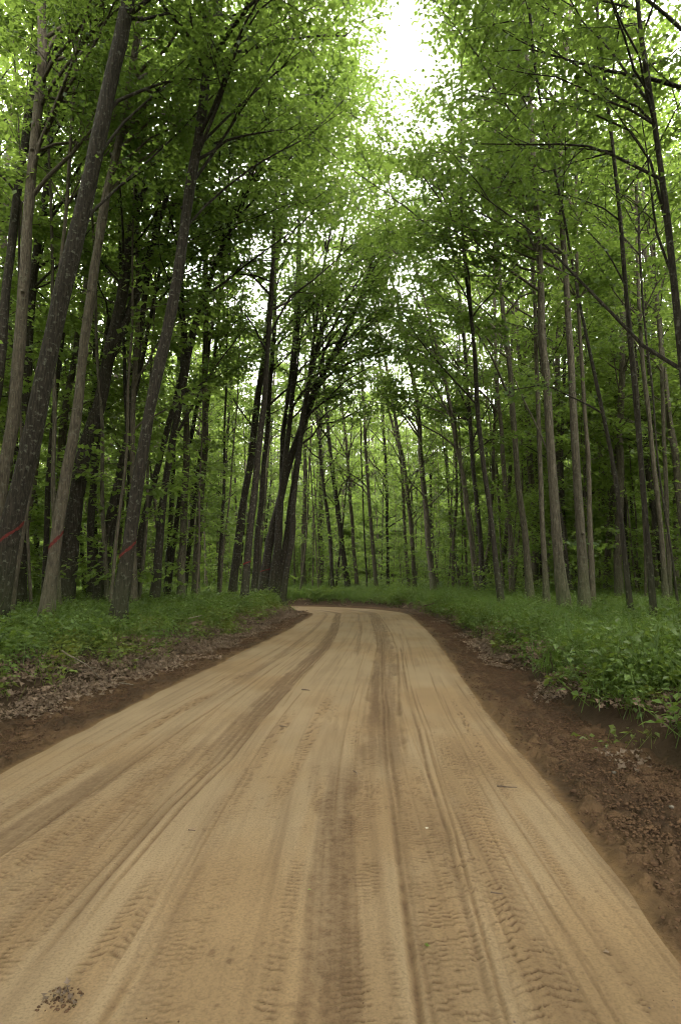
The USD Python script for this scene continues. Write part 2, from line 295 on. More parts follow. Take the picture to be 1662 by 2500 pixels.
def road_fields(s, u):
    fine = sm(14, 9, s)
    z = 0.015 * (f3(s * 0.5, u * 1.2, 0, 3, 11) - 0.5) + 0.005 * (f3(s * 0.7, u * 7, 0, 3, 12) - 0.5)
    z += -0.010 * np.clip(np.abs(u) - 1.0, 0, 2) + fine * 0.0025 * (f3(s * 9, u * 9, 0, 3, 13) - 0.5)
    streak = f3(s * 0.55, u * 9.0, 1.0, 4, 21); blotch = f3(s * 0.8, u * 1.3, 2.0, 4, 22); fl = f3(s * 0.35, u * 32, 4.0, 2, 23)
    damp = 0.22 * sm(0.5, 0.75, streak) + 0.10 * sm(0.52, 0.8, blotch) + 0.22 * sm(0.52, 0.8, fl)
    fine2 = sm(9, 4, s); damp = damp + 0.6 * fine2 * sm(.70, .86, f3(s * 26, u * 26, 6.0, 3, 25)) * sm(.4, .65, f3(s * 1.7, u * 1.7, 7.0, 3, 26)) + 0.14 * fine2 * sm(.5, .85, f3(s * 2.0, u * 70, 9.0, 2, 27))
    orange = sm(0.4, 0.7, blotch) * 0.6
    for n, (kind, pts, w, a, b, dep, dm) in enumerate(TR):
        pts = np.array(pts); uc = np.interp(s, pts[:, 0], pts[:, 1]) + 0.02 * (n3(s * 0.9, 0 * s, n * 3.1, 6) - 0.5)
        d = (u - uc + (0.25 * w * (f3(s * 2.5, 0 * s, n * 2.3, 3, 28) - .5) * 2 if kind == 'press' else 0)) / w
        rows = (np.abs(d) < 1.6) & (s > a - 0.6) & (s < b + 0.6)
        if not rows.any(): continue
        dd, ss, uu = d[rows], s[rows], u[rows]
        env = sm(a - .5, a + .5, ss) * sm(b + .5, b - .5, ss) * (0.45 + 0.75 * sm(0.3, 0.62, f3(ss * 1.1, uu * 3, n * 1.7, 3, 31)))
        prof = np.exp(-(np.abs(dd * (1.9 if kind == 'press' else 1.45)) ** (9 if kind == 'press' else 4)))
        if kind == 'press': env = sm(a - .5, a + .5, ss) * sm(b + .5, b - .5, ss) * (0.8 + .2 * f3(ss * 1.1, uu * 3, n * 1.7, 3, 31))
        dep = dep * 1.5; dm = min(.95, dm * 1.35)
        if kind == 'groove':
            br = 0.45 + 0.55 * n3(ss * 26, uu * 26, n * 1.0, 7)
            zz = -0.8 * dep * np.exp(-(dd * 1.9) ** 2) * br + 0.14 * dep * np.exp(-((np.abs(dd) - 1.15) * 3) ** 2); dp = dm * np.exp(-(dd * 1.9) ** 2) * br  # groove bottoms coloured darker: painted shade that brings out the relief
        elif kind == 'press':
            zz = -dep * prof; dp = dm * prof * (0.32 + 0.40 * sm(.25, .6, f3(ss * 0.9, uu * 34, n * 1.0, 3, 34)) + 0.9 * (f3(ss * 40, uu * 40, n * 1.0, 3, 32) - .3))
        else:
            ribs = 6 if w > 0.1 else 2
            cell = np.floor((dd + 0.75) * ribs / 1.5); ph = meshkit.noise(np.stack([cell, 0 * cell + n, 0 * cell], -1), 41)
            slope = 0.6 * dd if kind == 'lug' else 2.2 * np.abs(dd) * w / 0.17
            pitch = 0.034 if kind == 'lug' else 0.045
            wv = np.sin(2 * np.pi * (ss / pitch + ph + slope + 0.9 * n3(ss * 5, uu * 5, n * 2.0, 8) + 0.5 * n3(ss * 22, uu * 22, n * 2.0, 9)))
            rib = np.abs(((dd + 0.75) * ribs / 1.5) % 1 - 0.5) * 2
            mask = sm(0.36, 0.50, f3(ss * 3.0, uu * 12, n * 4.1, 3, 33)) * sm(1.0, 0.75, rib) * sm(.30, .5, n3(ss * 34, uu * 22, n * 1.3, 35))
            zz = -dep * 0.8 * prof * (0.18 + 0.8 * sm(0.2, 0.85, wv) * mask); dp = np.clip(dm * prof * 0.35 + 0.85 * prof * sm(0.3, 0.85, wv) * mask, 0, 1)  # tread recesses painted dark in place of the shade they lack
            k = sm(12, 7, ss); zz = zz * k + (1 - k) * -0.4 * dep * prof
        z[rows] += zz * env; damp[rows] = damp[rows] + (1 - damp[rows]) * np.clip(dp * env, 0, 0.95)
        if kind != 'press': orange[rows] = np.maximum(orange[rows], 0.5 * prof * env)
    edge = sm(.12, 0, np.where(u > 0, ER(s) - u, u - EL(s)))
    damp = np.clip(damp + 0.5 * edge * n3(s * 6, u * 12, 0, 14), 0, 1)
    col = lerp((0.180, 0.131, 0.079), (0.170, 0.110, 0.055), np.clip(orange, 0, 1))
    col = lerp(col, (0.078, 0.048, 0.026), damp)  # one dark tone for damp soil and for painted shade in the tracks
    col = col * (0.90 + 0.22 * f3(s * 2.2, u * 3, 5.0, 4, 24))[..., None]
    return z, col
rs = s_steps(0.9, 62.0, 0.0085, 0.00085); print('road rows', len(rs)); ru = np.linspace(-1, 1, 461)
Sg, Tg = np.meshgrid(rs, ru, indexing='ij')
Ug = np.where(Tg < 0, -Tg * EL(Sg), Tg * ER(Sg))
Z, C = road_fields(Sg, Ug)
xy = on_road(Sg, Ug)
def strip(name, xy, z, col, mat):
    v = np.concatenate([xy, z[..., None]], -1).reshape(-1, 3)
    f = grid_faces(*z.shape)[:, ::-1]
    p = obj(name, (v, f), mat, smooth=True, color=col.reshape(-1, 3)); keys(p, kind='structure'); return p
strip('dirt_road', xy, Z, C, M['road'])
zl_edge, zr_edge = Z[:, 0], Z[:, -1]
sh_s = s_steps(0.9, 62.0, 0.022, 0.0012)
for side in (-1, 1):
    tt = np.linspace(0, 1, 76)
    Sg, Tg = np.meshgrid(sh_s, tt, indexing='ij')
    e = EL(Sg) if side < 0 else ER(Sg)
    Ug = e + side * Tg * (1.55 if side < 0 else 1.62 + 2.02 - e)
    ze = np.interp(Sg, rs, zl_edge if side < 0 else zr_edge)
    rough = sm(0, 0.05, Tg)
    cl = f3(Sg * 4, Ug * 5, 0, 4, 51); cl2 = f3(Sg * 14, Ug * 14, 0, 3, 52)
    z = ze + rough * (0.085 * (cl - 0.42) + 0.045 * sm(0.45, 0.8, cl2)) + 0.03 * Tg
    d = 0 * Sg
    if side > 0:      # a wheel groove runs along the right shoulder
        for uc, w, dep in ((2.35, .05, .035), (2.55, .09, .03), (2.22, .03, .02)):
            k = np.exp(-((Ug - uc - 0.1 * (n3(Sg * .3, 0 * Sg, uc, 3) - .5)) / w) ** 2); z -= dep * k; d = np.maximum(d, k)
    z = z * sm(-0.01, 0.03, Tg + 0.0) + ze * (1 - sm(-0.01, 0.03, Tg))
    z = z - 0.12 * sm(0.9, 1.0, Tg)
    col = lerp((0.078, 0.046, 0.024), (0.046, 0.0275, 0.0145), sm(0.35, 0.65, f3(Sg * 1.5, Ug * 3, 0, 4, 53)))
    col = lerp(col, (0.13, 0.080, 0.038), 0.8 * sm(0.03, 0.0, Tg + 0.05 * (f3(Sg * 5, Ug * 9, 8.0, 3, 57) - .5)) + 0.12 * sm(0.22, 0.0, Tg) + 0.35 * sm(0.5, 0.75, f3(Sg * 0.6, Ug * 6, 1.0, 4, 54)) * sm(0.8, 0.4, Tg))
    col = lerp(col, (0.045, 0.036, 0.019), sm(0.5, 0.85, Tg + 0.5 * (f3(Sg * 1.7, Ug * 2, 3.0, 4, 55) - 0.5)) * 0.85)
    col = lerp(col, (0.06, 0.034, 0.02), 0.55 * d)
    strip('road_shoulder', on_road(Sg, Ug), z, col, M['loam'])

# ------------------------------------------------------------------ trees
def gap_keep(p, rng):
    """the strip of open sky over the road: the crowns do not close there"""
    c = 0.55 + 0.085 * p[:, 1]; half = 0.20 + 0.015 * p[:, 1] + 2.3 * (meshkit.fbm(p * 0.6, 4, 71) - 0.5) * 2
    inside = (p[:, 2] > 6.5 + .47 * p[:, 1]) & (p[:, 1] < 33) & (p[:, 1] > 2) & (np.abs(p[:, 0] - c) < half)
    return ~inside

def grow(rng, path, rad, lo, n_limb, llen, bias, leaf_n, size, shape, tree_top=None, sides=12, gap=True, low=0, flare=1.6, extra=None, elev=(30, 62), lowlen=(0.6, 1.7)):
    """returns trunk, branches, crown as (v, f)"""
    path = np.asarray(path, float); d = np.r_[0, np.cumsum(np.linalg.norm(np.diff(path, axis=0), axis=1))]
    n = max(16, int(d[-1] / 0.55)); q = np.linspace(0, d[-1], n)
    P = np.stack([np.interp(q, d, path[:, k]) for k in range(3)], 1)
    P = gaussian_filter1d(P, 1.2, axis=0, mode='nearest')
    R = np.interp(q, d, rad)
    P[:, :2] += (np.stack([n3(P[:, 2] * .6, 0 * q, rng.uniform(0, 99), 1), n3(P[:, 2] * .6, 0 * q, rng.uniform(0, 99), 2)], 1) - 0.5) * R[:, None] * 0.9
    hh = P[:, 2] - P[0, 2]
    Rf = R * (1 + (flare - 1) * np.exp(-hh / 0.5) ) * (1 + 0.10 * (n3(hh * 1.7, 0 * q, rng.uniform(0, 99), 3) - 0.5) * 2)
    v, f = tubes(P[None], Rf[None], sides)
    off = v - np.repeat(P, sides, 0)
    v = np.repeat(P, sides, 0) + off * (1 + 0.16 * (meshkit.fbm(v * np.array([5, 5, 2.0]), 3, 5)[:, None] - 0.5) * 2)
    trunk = (v, f)
    parts = []
    # knots where limbs have broken off
    for _ in range(rng.integers(2, 5)):
        k = rng.integers(3, max(4, n * 2 // 3)); a = rng.uniform(0, 6.28); o = np.array([math.cos(a), math.sin(a), 0.35])
        pts = P[k] + o * np.array([[0.3], [0.95], [1.25], [1.32]]) * R[k]
        parts.append(tubes(pts[None], np.array([[.55, .42, .33, .02]]) * R[k], 7))
    zt = P[:, 2]; zlo, zhi = P[0, 2] + lo, zt[-1] - 0.3
    hs = np.sort(zlo + (zhi - zlo) * rng.uniform(0, 1, n_limb) ** 0.85)
    idx = np.searchsorted(zt, hs).clip(1, n - 1)
    base, br = P[idx], R[idx]
    t = (hs - zlo) / (zhi - zlo)
    L = llen * (0.55 + 0.9 * np.sin(np.pi * (0.15 + 0.75 * t))) * rng.uniform(0.65, 1.25, n_limb) * (1 - 0.35 * t)
    az = rng.uniform(0, 2 * np.pi, n_limb)
    if bias is not None:
        b0 = math.atan2(bias[1], bias[0]); tow = rng.uniform(0, 1, n_limb) < bias[2]
        az = np.where(tow, b0 + rng.normal(0, 0.75, n_limb), az)
        L = L * (1 + 0.35 * np.cos(az - b0) * bias[2])
    el = np.radians(rng.uniform(*elev, n_limb))
    NP = 8; w = np.linspace(0, 1, NP)
    elp = el[:, None] * (1 - 0.55 * w[None] ** 1.2) + np.radians(rng.normal(0, 9, (n_limb, NP)))
    azp = az[:, None] + np.cumsum(rng.normal(0, 0.11, (n_limb, NP)), 1)
    step = (L / (NP - 1))[:, None, None] * np.stack([np.cos(elp) * np.cos(azp), np.cos(elp) * np.sin(azp), np.sin(elp)], -1)
    LP = base[:, None, :] + np.concatenate([np.zeros((n_limb, 1, 3)), np.cumsum(step[:, 1:], 1)], 1)
    r0 = np.minimum(br * 0.55, 0.010 + 0.0085 * L)
    LR = r0[:, None] * (1 - 0.85 * w[None] ** 0.9)
    curves = [(LP, LR)]
    if extra:
        for pl, w0, w1 in extra:
            pl = np.asarray(pl); dd = np.r_[0, np.cumsum(np.linalg.norm(np.diff(pl, axis=0), axis=1))]
            qq = np.linspace(0, dd[-1], NP)
            curves.append((np.stack([np.interp(qq, dd, pl[:, k]) for k in range(3)], 1)[None], np.linspace(w0, w1, NP)[None]))
    n_ex = len(curves) - 1
    LPa = np.concatenate([c[0] for c in curves]); LRa = np.concatenate([c[1] for c in curves])
    nl = len(LPa)
    if gap:      # limbs end where the open strip begins
        keepL = gap_keep(LPa[:, -1], rng) | (np.arange(nl) >= n_limb)
        LPa, LRa = LPa[keepL], LRa[keepL]; nl = len(LPa)
    m_ = nl - n_ex; parts.append(tubes(LPa[:m_], LRa[:m_], 5))
    grow.limbs = [tubes(LPa[k:k + 1], LRa[k:k + 1], 7) for k in range(m_, nl)]
    # side shoots
    ns = 7; li = np.repeat(np.arange(nl), ns); tpos = rng.uniform(0.25, 1.0, nl * ns) * (NP - 1)
    k0 = np.minimum(tpos.astype(int), NP - 2); fr = (tpos - k0)[:, None]
    sb = LPa[li, k0] * (1 - fr) + LPa[li, k0 + 1] * fr
    dirl = unit(LPa[li, k0 + 1] - LPa[li, k0]); LL = np.linalg.norm(LPa[:, -1] - LPa[:, 0], axis=1)[li]
    sgn = np.where(rng.uniform(size=len(li)) < 0.5, -1, 1)[:, None]
    sidev = unit(np.cross(dirl, np.array([0, 0, 1.0]))) * sgn
    sd = unit(dirl * 0.75 + sidev * rng.uniform(0.5, 1.1, (len(li), 1)) + np.array([0, 0, 1]) * rng.normal(0.0, 0.25, (len(li), 1)))
    SL = (0.30 * LL * (1.2 - 0.6 * tpos / (NP - 1)) * rng.uniform(0.6, 1.3, len(li))).clip(0.3, 2.2)
    ww = np.linspace(0, 1, 4)[None, :, None]
    SP = sb[:, None] + sd[:, None] * SL[:, None, None] * ww + np.array([0, 0, 1.0]) * (-0.10 * SL[:, None, None] * ww ** 2) + rng.normal(0, 0.03, (len(li), 4, 3)) * ww
    parts.append(tubes(SP, np.broadcast_to(np.array([0.011, .009, .006, .003]), (len(li), 4)) * np.clip(SL, .5, 1.4)[:, None], 3))
    if low:      # short leafy shoots low on the trunk
        k = rng.integers(int(n * 0.06), max(int(n * 0.42), int(n * 0.08) + 2), low); a = rng.uniform(0, 6.28, low); l = rng.uniform(*lowlen, low)
        dv = np.stack([np.cos(a), np.sin(a), rng.uniform(0, .5, low)], 1)
        LW = P[k][:, None] + dv[:, None] * l[:, None, None] * ww + rng.normal(0, .04, (low, 4, 3)) * ww
        parts.append(tubes(LW, np.broadcast_to(np.array([0.012, .009, .006, .003]), (low, 4)), 3)); SP = np.concatenate([SP, LW])
        SL = np.r_[SL, l]
    # leaves sit along the shoots in flat sprays
    pr = SL / SL.sum(); ci = rng.choice(len(SP), leaf_n, p=pr); tq = rng.uniform(0.15, 1.08, leaf_n) * 3
    k0 = np.minimum(tq.astype(int), 2); fr = (tq - k0)[:, None]
    c = SP[ci, k0] * (1 - fr) + SP[ci, k0 + 1] * fr
    tang = unit(SP[ci, 3] - SP[ci, 0])
    lat = unit(np.cross(tang, [0, 0, 1.0]))
    spread = (0.10 + 0.16 * np.clip(SL[ci], 0, 1.5))[:, None]
    pos = c + lat * rng.normal(0, 1, (leaf_n, 1)) * spread * 1.25 + tang * rng.normal(0, .10, (leaf_n, 1)) + np.array([0, 0, 1.0]) * (rng.normal(-0.03, 0.055, (leaf_n, 1)))
    dirn = unit(tang * 0.6 + lat * rng.normal(0, 0.9, (leaf_n, 1)) + np.stack([rng.normal(0, .3, leaf_n), rng.normal(0, .3, leaf_n), rng.normal(-.35, .3, leaf_n)], 1))
    nrm = unit(np.array([0, 0, 1.0]) + rng.normal(0, 0.42, (leaf_n, 3)))
    if gap:
        keep = gap_keep(pos, rng); pos, dirn, nrm = pos[keep], dirn[keep], nrm[keep]
    crown = leaves(pos, dirn, nrm, rng.uniform(0.72, 1.25, len(pos)) * size, shape)
    return trunk, join(parts), crown

def ray(px, py):
    d = np.array([(px - CX) / F, (CY - py) / F, 1.0]); c, s = math.cos(PITCH), math.sin(PITCH)
    return np.array([d[0], c * d[2] - s * d[1], s * d[2] + c * d[1]])
def at_depth(px, py, depth):
    r = ray(px, py); return np.array([0, 0, EYE]) + r * (depth / r[1])

def hero(seed, label, depth, pts, w0, w1, height, bark, bias, lo=5.0, n_limb=22, llen=3.4, leaf_n=7600, size=None, mark=None, limbs=None, dead=False, low=0, cat='tree', name='maple_tree', group=None, elev=(30, 62), leafm='leaf'):
    rng = np.random.default_rng(seed)
    Q = [at_depth(x, y, depth) for x, y in pts]
    d = unit(Q[0] - Q[1]); x, y = Q[0][0], Q[0][1]
    for _ in range(4):                                              # run the trunk down into the ground
        gz = ground(x, y) - 0.12; k = (gz - Q[0][2]) / min(d[2], -0.3); k = max(k, 0.0) if Q[0][2] > gz else 0
        base = Q[0] + d * k; x, y = base[0], base[1]
    base[2] = ground(base[0], base[1]) - 0.12
    path = [base] + [q for q in Q if q[2] > base[2] + 0.4]
    m = depth / F
    hts = [p[2] for p in path]; top = base[2] + height
    rad = list(np.interp(hts, [hts[0], hts[-1]], [w0 * m / 2, w1 * m / 2]))
    if path[-1][2] < top and not dead:
        dirv = unit(path[-1] - path[-2]); z0 = path[-1][2]; r1 = rad[-1]
        nseg = 5
        for k in range(1, nseg + 1):
            dirv = unit(dirv * 0.86 + np.array([rng.normal(0, .05), rng.normal(0, .05), 0.16]))
            path.append(path[-1] + dirv * (top - z0) / nseg / max(dirv[2], .5)); rad.append(r1 + (0.035 - r1) * (k / nseg) ** 0.9)
    loc = base.copy(); path = np.array(path)
    ex = None
    if limbs:
        ex = []
        for lp, a, b, dy in limbs:
            n = len(lp); pl = [at_depth(px, py, depth + dy * i / (n - 1)) for i, (px, py) in enumerate(lp)]
            ex.append((pl, a * m / 2, b * m / 2))
    sz = size or (0.115 if depth < 15 else 0.135 if depth < 24 else 0.165)
    t, b, c = grow(rng, path, rad, lo, n_limb, llen, bias, leaf_n, sz, LEAF5 if depth < 24 else LEAF2, low=low, extra=ex, sides=14 if depth < 20 else 9, elev=elev)
    o = thing(name, label, cat, loc, group=group)
    mat = M[bark]
    obj('trunk', (t[0] - loc, t[1]), mat, o, smooth=True)
    obj('branches', (b[0] - loc, b[1]), mat, o, smooth=True)
    for lv, lf_ in grow.limbs: obj('limb', (lv - loc, lf_), mat, o, smooth=True)
    if not dead: obj('crown', (c[0] - loc, c[1]), M[leafm], o)
    if mark:                                                         # a slanting stroke of paint that follows the bark
        px, py, slope, hw = mark
        c0 = at_depth(px, py, depth); zz = c0[2]
        tv = t[0]; pc = np.array([np.interp(zz, path[:, 2], path[:, k]) for k in range(3)]); r = np.interp(zz, path[:, 2], rad)
        dir0 = math.atan2(-pc[1], -pc[0]); a = np.linspace(-1.25, 1.15, 14); rows = np.linspace(-1, 1, 4)
        A, Bq = np.meshgrid(a, rows, indexing='ij')
        zc = zz + slope * A * r + hw * Bq * (0.75 + 0.35 * rng.uniform(-1, 1, A.shape)) 
        cx = np.interp(zc, path[:, 2], path[:, 0]); cy = np.interp(zc, path[:, 2], path[:, 1]); rr = np.interp(zc, path[:, 2], rad)
        # sit on the modelled bark: look up the nearest trunk vertices
        tree = cKDTree(tv); pv = np.stack([cx + np.cos(dir0 + A) * rr, cy + np.sin(dir0 + A) * rr, zc], -1)
        dd, ii = tree.query(pv.reshape(-1, 3), k=4)
        ax = np.stack([np.interp(tv[:, 2], path[:, 2], path[:, 0]), np.interp(tv[:, 2], path[:, 2], path[:, 1])], 1)
        rv = np.linalg.norm(tv[:, :2] - ax, axis=1)[ii].max(1).reshape(A.shape)
        # the bark's own axis wanders a little: take it from the ring at this height
        ring = np.abs(tv[:, 2] - zz) < 0.5; sh = tv[ring, :2].mean(0) - np.array([np.interp(tv[ring, 2].mean(), path[:, 2], path[:, k]) for k in (0, 1)])
        rr2 = rr * 1.12 + 0.004
        o_v = np.stack([cx + sh[0] + np.cos(dir0 + A) * rr2, cy + sh[1] + np.sin(dir0 + A) * rr2, zc], -1).reshape(-1, 3)
        mk = obj('paint_mark', (o_v - loc, grid_faces(14, 4)), M['red'], o, smooth=True); keys(mk, 'red slanting paint stripe')
    return o

RT, LT = (1, -.1, .55), (-1, -.1, .5)
LEFT_HILIMB = (34, 66)
H = []
def left(*a, **k): k.setdefault('bias', RT); k.setdefault('lo', 9.0 if a[2] < 19.5 else 6.5); H.append(hero(*a, **k))
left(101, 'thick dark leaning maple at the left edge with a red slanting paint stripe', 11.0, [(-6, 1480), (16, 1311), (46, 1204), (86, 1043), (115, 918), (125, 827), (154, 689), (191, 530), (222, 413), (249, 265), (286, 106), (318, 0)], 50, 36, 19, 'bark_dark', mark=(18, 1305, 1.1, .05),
     limbs=[([(190, 560), (240, 500), (330, 420), (430, 330), (520, 230)], 9, 2, 2), ([(225, 400), (300, 300), (420, 190), (560, 90)], 9, 2, 2)])
left(102, 'pale grey leaning maple with a red paint stripe, second marked trunk from the left edge', 13.0, [(114, 1493), (129, 1364), (137, 1321), (154, 1186), (175, 1079), (193, 971), (200, 900), (222, 742), (238, 636), (260, 477), (281, 371), (307, 265), (329, 132), (344, 0)], 28, 17, 19, 'bark_pale', mark=(137, 1318, 1.3, .065),
     limbs=[([(262, 470), (330, 400), (430, 330), (560, 210)], 7, 2, 1), ([(330, 130), (420, 70), (520, 0)], 6, 2, 1)])
left(103, 'very thick dark maple that forks high up, behind the pale red-striped one', 17.0, [(157, 1450), (171, 1293), (200, 1150), (229, 1025), (255, 910), (281, 816), (302, 689), (313, 583), (339, 477), (371, 397), (420, 340), (480, 300)], 42, 16, 22, 'bark_dark',
     limbs=[([(262, 890), (300, 800), (339, 705), (371, 609), (397, 503), (424, 424), (466, 339), (520, 270), (600, 190)], 24, 4, 1), ([(371, 397), (420, 340), (500, 270), (640, 190), (780, 120)], 12, 3, 1), ([(430, 420), (530, 350), (660, 220), (730, 90)], 10, 3, 2)])
left(104, 'dark leaning maple at the front of the left bank with small red mark', 12.5, [(289, 1507), (300, 1400), (318, 1339), (329, 1221), (350, 1114), (368, 1007), (386, 900), (392, 874), (419, 768), (435, 662), (450, 556), (466, 450), (488, 318), (498, 212), (514, 80), (522, 0)], 31, 22, 19, 'bark_dark', mark=(318, 1341, 1.1, .05),
     limbs=[([(466, 450), (530, 360), (600, 250), (690, 120), (760, 20)], 9, 2, 1), ([(480, 360), (560, 280), (680, 170), (800, 80)], 8, 2, 1.5), ([(450, 560), (520, 480), (640, 390), (760, 330), (840, 240)], 7, 2, 2), ([(512, 90), (600, 40), (690, 0)], 7, 3, 1)], n_limb=26)
left(105, 'slim grey maple joined by a thinner stem, left of the front red-marked tree', 18.0, [(236, 1454), (250, 1329), (275, 1232), (296, 1150), (318, 1043), (336, 900), (350, 760), (372, 600)], 20, 12, 21, 'bark_dark')
left(106, 'thin grey stem rising close beside the slim grey maple on the left', 18.4, [(259, 1440), (270, 1329), (286, 1221), (302, 1120), (330, 960)], 14, 9, 17, 'bark_dark', leaf_n=2800, n_limb=14)
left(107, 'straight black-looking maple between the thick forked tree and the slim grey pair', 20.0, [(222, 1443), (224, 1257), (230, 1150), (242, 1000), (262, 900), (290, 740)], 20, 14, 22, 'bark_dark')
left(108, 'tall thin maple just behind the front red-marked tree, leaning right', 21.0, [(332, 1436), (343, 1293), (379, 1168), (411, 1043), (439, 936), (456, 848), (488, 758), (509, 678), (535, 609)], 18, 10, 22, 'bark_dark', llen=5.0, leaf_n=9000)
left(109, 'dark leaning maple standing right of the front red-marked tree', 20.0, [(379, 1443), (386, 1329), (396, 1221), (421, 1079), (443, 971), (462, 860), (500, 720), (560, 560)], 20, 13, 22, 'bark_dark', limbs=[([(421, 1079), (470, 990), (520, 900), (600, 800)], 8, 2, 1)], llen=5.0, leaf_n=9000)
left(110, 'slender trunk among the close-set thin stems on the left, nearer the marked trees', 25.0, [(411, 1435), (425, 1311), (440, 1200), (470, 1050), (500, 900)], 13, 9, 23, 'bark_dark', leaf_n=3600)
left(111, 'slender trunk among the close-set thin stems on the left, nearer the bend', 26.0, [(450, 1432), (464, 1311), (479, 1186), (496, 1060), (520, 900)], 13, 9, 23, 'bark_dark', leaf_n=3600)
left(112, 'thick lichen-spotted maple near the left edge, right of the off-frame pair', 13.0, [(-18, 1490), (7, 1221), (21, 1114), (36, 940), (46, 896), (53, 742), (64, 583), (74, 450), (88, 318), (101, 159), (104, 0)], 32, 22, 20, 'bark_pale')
left(113, 'grey maple crossing the left edge of the photo high up', 14.5, [(-60, 1490), (-30, 1150), (-5, 950), (5, 874), (21, 636), (32, 503), (58, 371), (79, 238), (98, 80)], 26, 17, 20, 'bark_dark')
left(114, 'dark straight maple behind the left edge trunks', 17.0, [(48, 1455), (58, 1150), (68, 900), (79, 742), (95, 583), (117, 450), (127, 265), (143, 159), (159, 26)], 24, 16, 22, 'bark_dark')
left(115, 'thin pale curved stem by the thick striped maple at the left edge', 13.5, [(25, 1486), (50, 1346), (71, 1186), (96, 1079), (108, 950), (128, 800)], 15, 9, 15, 'bark_pale', leaf_n=2600, n_limb=12)
left(116, 'narrow dark trunk between the two left red-striped trees', 19.0, [(111, 1448), (114, 1239), (125, 1079), (139, 918), (165, 720)], 14, 10, 20, 'bark_dark', leaf_n=3600)
left(117, 'grey trunk at the front left of the bend cluster, first to lean right', 27.0, [(566, 1457), (582, 1329), (595, 1221), (611, 1114), (625, 1007), (639, 900), (657, 768), (670, 662), (684, 556), (694, 477)], 20, 13, 25, 'bark_dark', llen=4.2, leaf_n=4300, size=.15)
left(118, 'maple in the bend cluster nearest the road with a faint red mark', 22.0, [(598, 1471), (605, 1375), (618, 1239), (632, 1096), (643, 989), (650, 880), (662, 740)], 19, 12, 22, 'bark_dark', mark=(606, 1374, .4, .035), llen=5.0, leaf_n=9000)
left(119, 'strongly bent dark maple of the bend cluster arching over the road', 28.0, [(641, 1457), (646, 1400), (657, 1329), (679, 1239), (696, 1168), (718, 1096), (736, 1050), (750, 1000), (771, 946), (800, 890), (850, 800)], 25, 12, 21, 'bark_dark', mark=(650, 1392, .3, .03), limbs=[([(771, 946), (820, 900), (890, 870), (960, 850)], 8, 2, -1), ([(760, 970), (790, 860), (840, 740), (900, 640)], 8, 2, 1)], llen=4.2, leaf_n=4300, size=.15)
left(120, 'dark maple leaning right beside the strongly bent one', 28.0, [(677, 1446), (686, 1382), (700, 1311), (711, 1239), (720, 1170), (729, 1107), (736, 1020), (760, 900), (800, 760)], 19, 11, 23, 'bark_dark', llen=4.0, leaf_n=4300, size=.15)
left(121, 'rightmost thin trunk of the bend cluster beside the road', 27.0, [(695, 1443), (704, 1382), (713, 1293), (722, 1200), (730, 1090), (752, 950)], 14, 10, 21, 'bark_dark', llen=4.0, leaf_n=4300, size=.15)
left(122, 'dark trunk behind the strongly bent maple', 27.6, [(661, 1446), (671, 1364), (679, 1275), (693, 1150), (707, 1025), (714, 936), (730, 800)], 16, 11, 24, 'bark_dark', llen=4.0, leaf_n=4300, size=.15)
left(123, 'straight trunk in the middle of the bend cluster', 27.2, [(618, 1439), (629, 1329), (636, 1221), (647, 1114), (657, 971), (668, 820)], 15, 11, 25, 'bark_dark', llen=4.0, leaf_n=4300, size=.15)
left(124, 'thin trunk at the back of the bend cluster, nearly upright', 27.9, [(672, 1440), (680, 1330), (686, 1221), (690, 1079), (712, 900)], 14, 10, 24, 'bark_dark', llen=4.0, leaf_n=4300, size=.15)
# behind the bend
B0 = (0, -1, .3)
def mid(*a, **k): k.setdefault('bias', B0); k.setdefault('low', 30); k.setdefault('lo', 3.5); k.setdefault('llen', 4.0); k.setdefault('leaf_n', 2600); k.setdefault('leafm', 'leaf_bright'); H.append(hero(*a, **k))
mid(131, 'grey trunk with a flared foot behind the bend, left of centre', 40.0, [(739, 1446), (740, 1329), (743, 1239), (745, 1080)], 13, 9, 27, 'bark_tan')
mid(132, 'thin dark trunk leaning left behind the end of the road', 37.0, [(813, 1450), (804, 1293), (789, 1168), (782, 1114), (772, 980)], 9, 7, 24, 'bark_dark')
mid(133, 'dark double-looking trunk in the middle behind the bend', 38.5, [(850, 1439), (832, 1311), (818, 1204), (804, 1096), (795, 980)], 13, 9, 26, 'bark_dark')
mid(134, 'pale trunk behind the bend near the photo centre, leaning left', 39.5, [(871, 1432), (861, 1311), (854, 1204), (846, 1079), (832, 979)], 10, 6, 25, 'bark_pale')
mid(135, 'even straight trunk behind the bend, just right of the photo centre', 37.5, [(918, 1436), (911, 1346), (900, 1186), (891, 1061), (886, 960)], 10, 7, 26, 'bark_tan')
mid(136, 'pale slim trunk behind the bend beside the thicker right one', 39.0, [(998, 1432), (989, 1329), (984, 1204), (979, 1114), (946, 989)], 9, 6, 25, 'bark_pale')
mid(137, 'brown trunk behind the outer bank of the bend, second from its right', 36.0, [(1014, 1446), (1004, 1311), (996, 1204), (979, 1096), (957, 971)], 11, 8, 26, 'bark_tan')
mid(138, 'stout pale-topped trunk on the outer bank of the bend', 33.0, [(1059, 1453), (1046, 1329), (1036, 1204), (1027, 1114), (1023, 1025), (1014, 954)], 16, 10, 26, 'bark_tan', limbs=[([(1023, 1060), (990, 1010), (950, 980), (900, 960)], 6, 2, 0)])
mid(139, 'short-looking black trunk behind the bend in front of bright leaves', 41.0, [(946, 1432), (946, 1293), (944, 1221), (940, 1090)], 8, 6, 24, 'bark_dark')
mid(140, 'broad grey trunk far behind the left end of the road', 42.0, [(782, 1446), (782, 1257), (784, 1100)], 13, 9, 26, 'bark_tan')
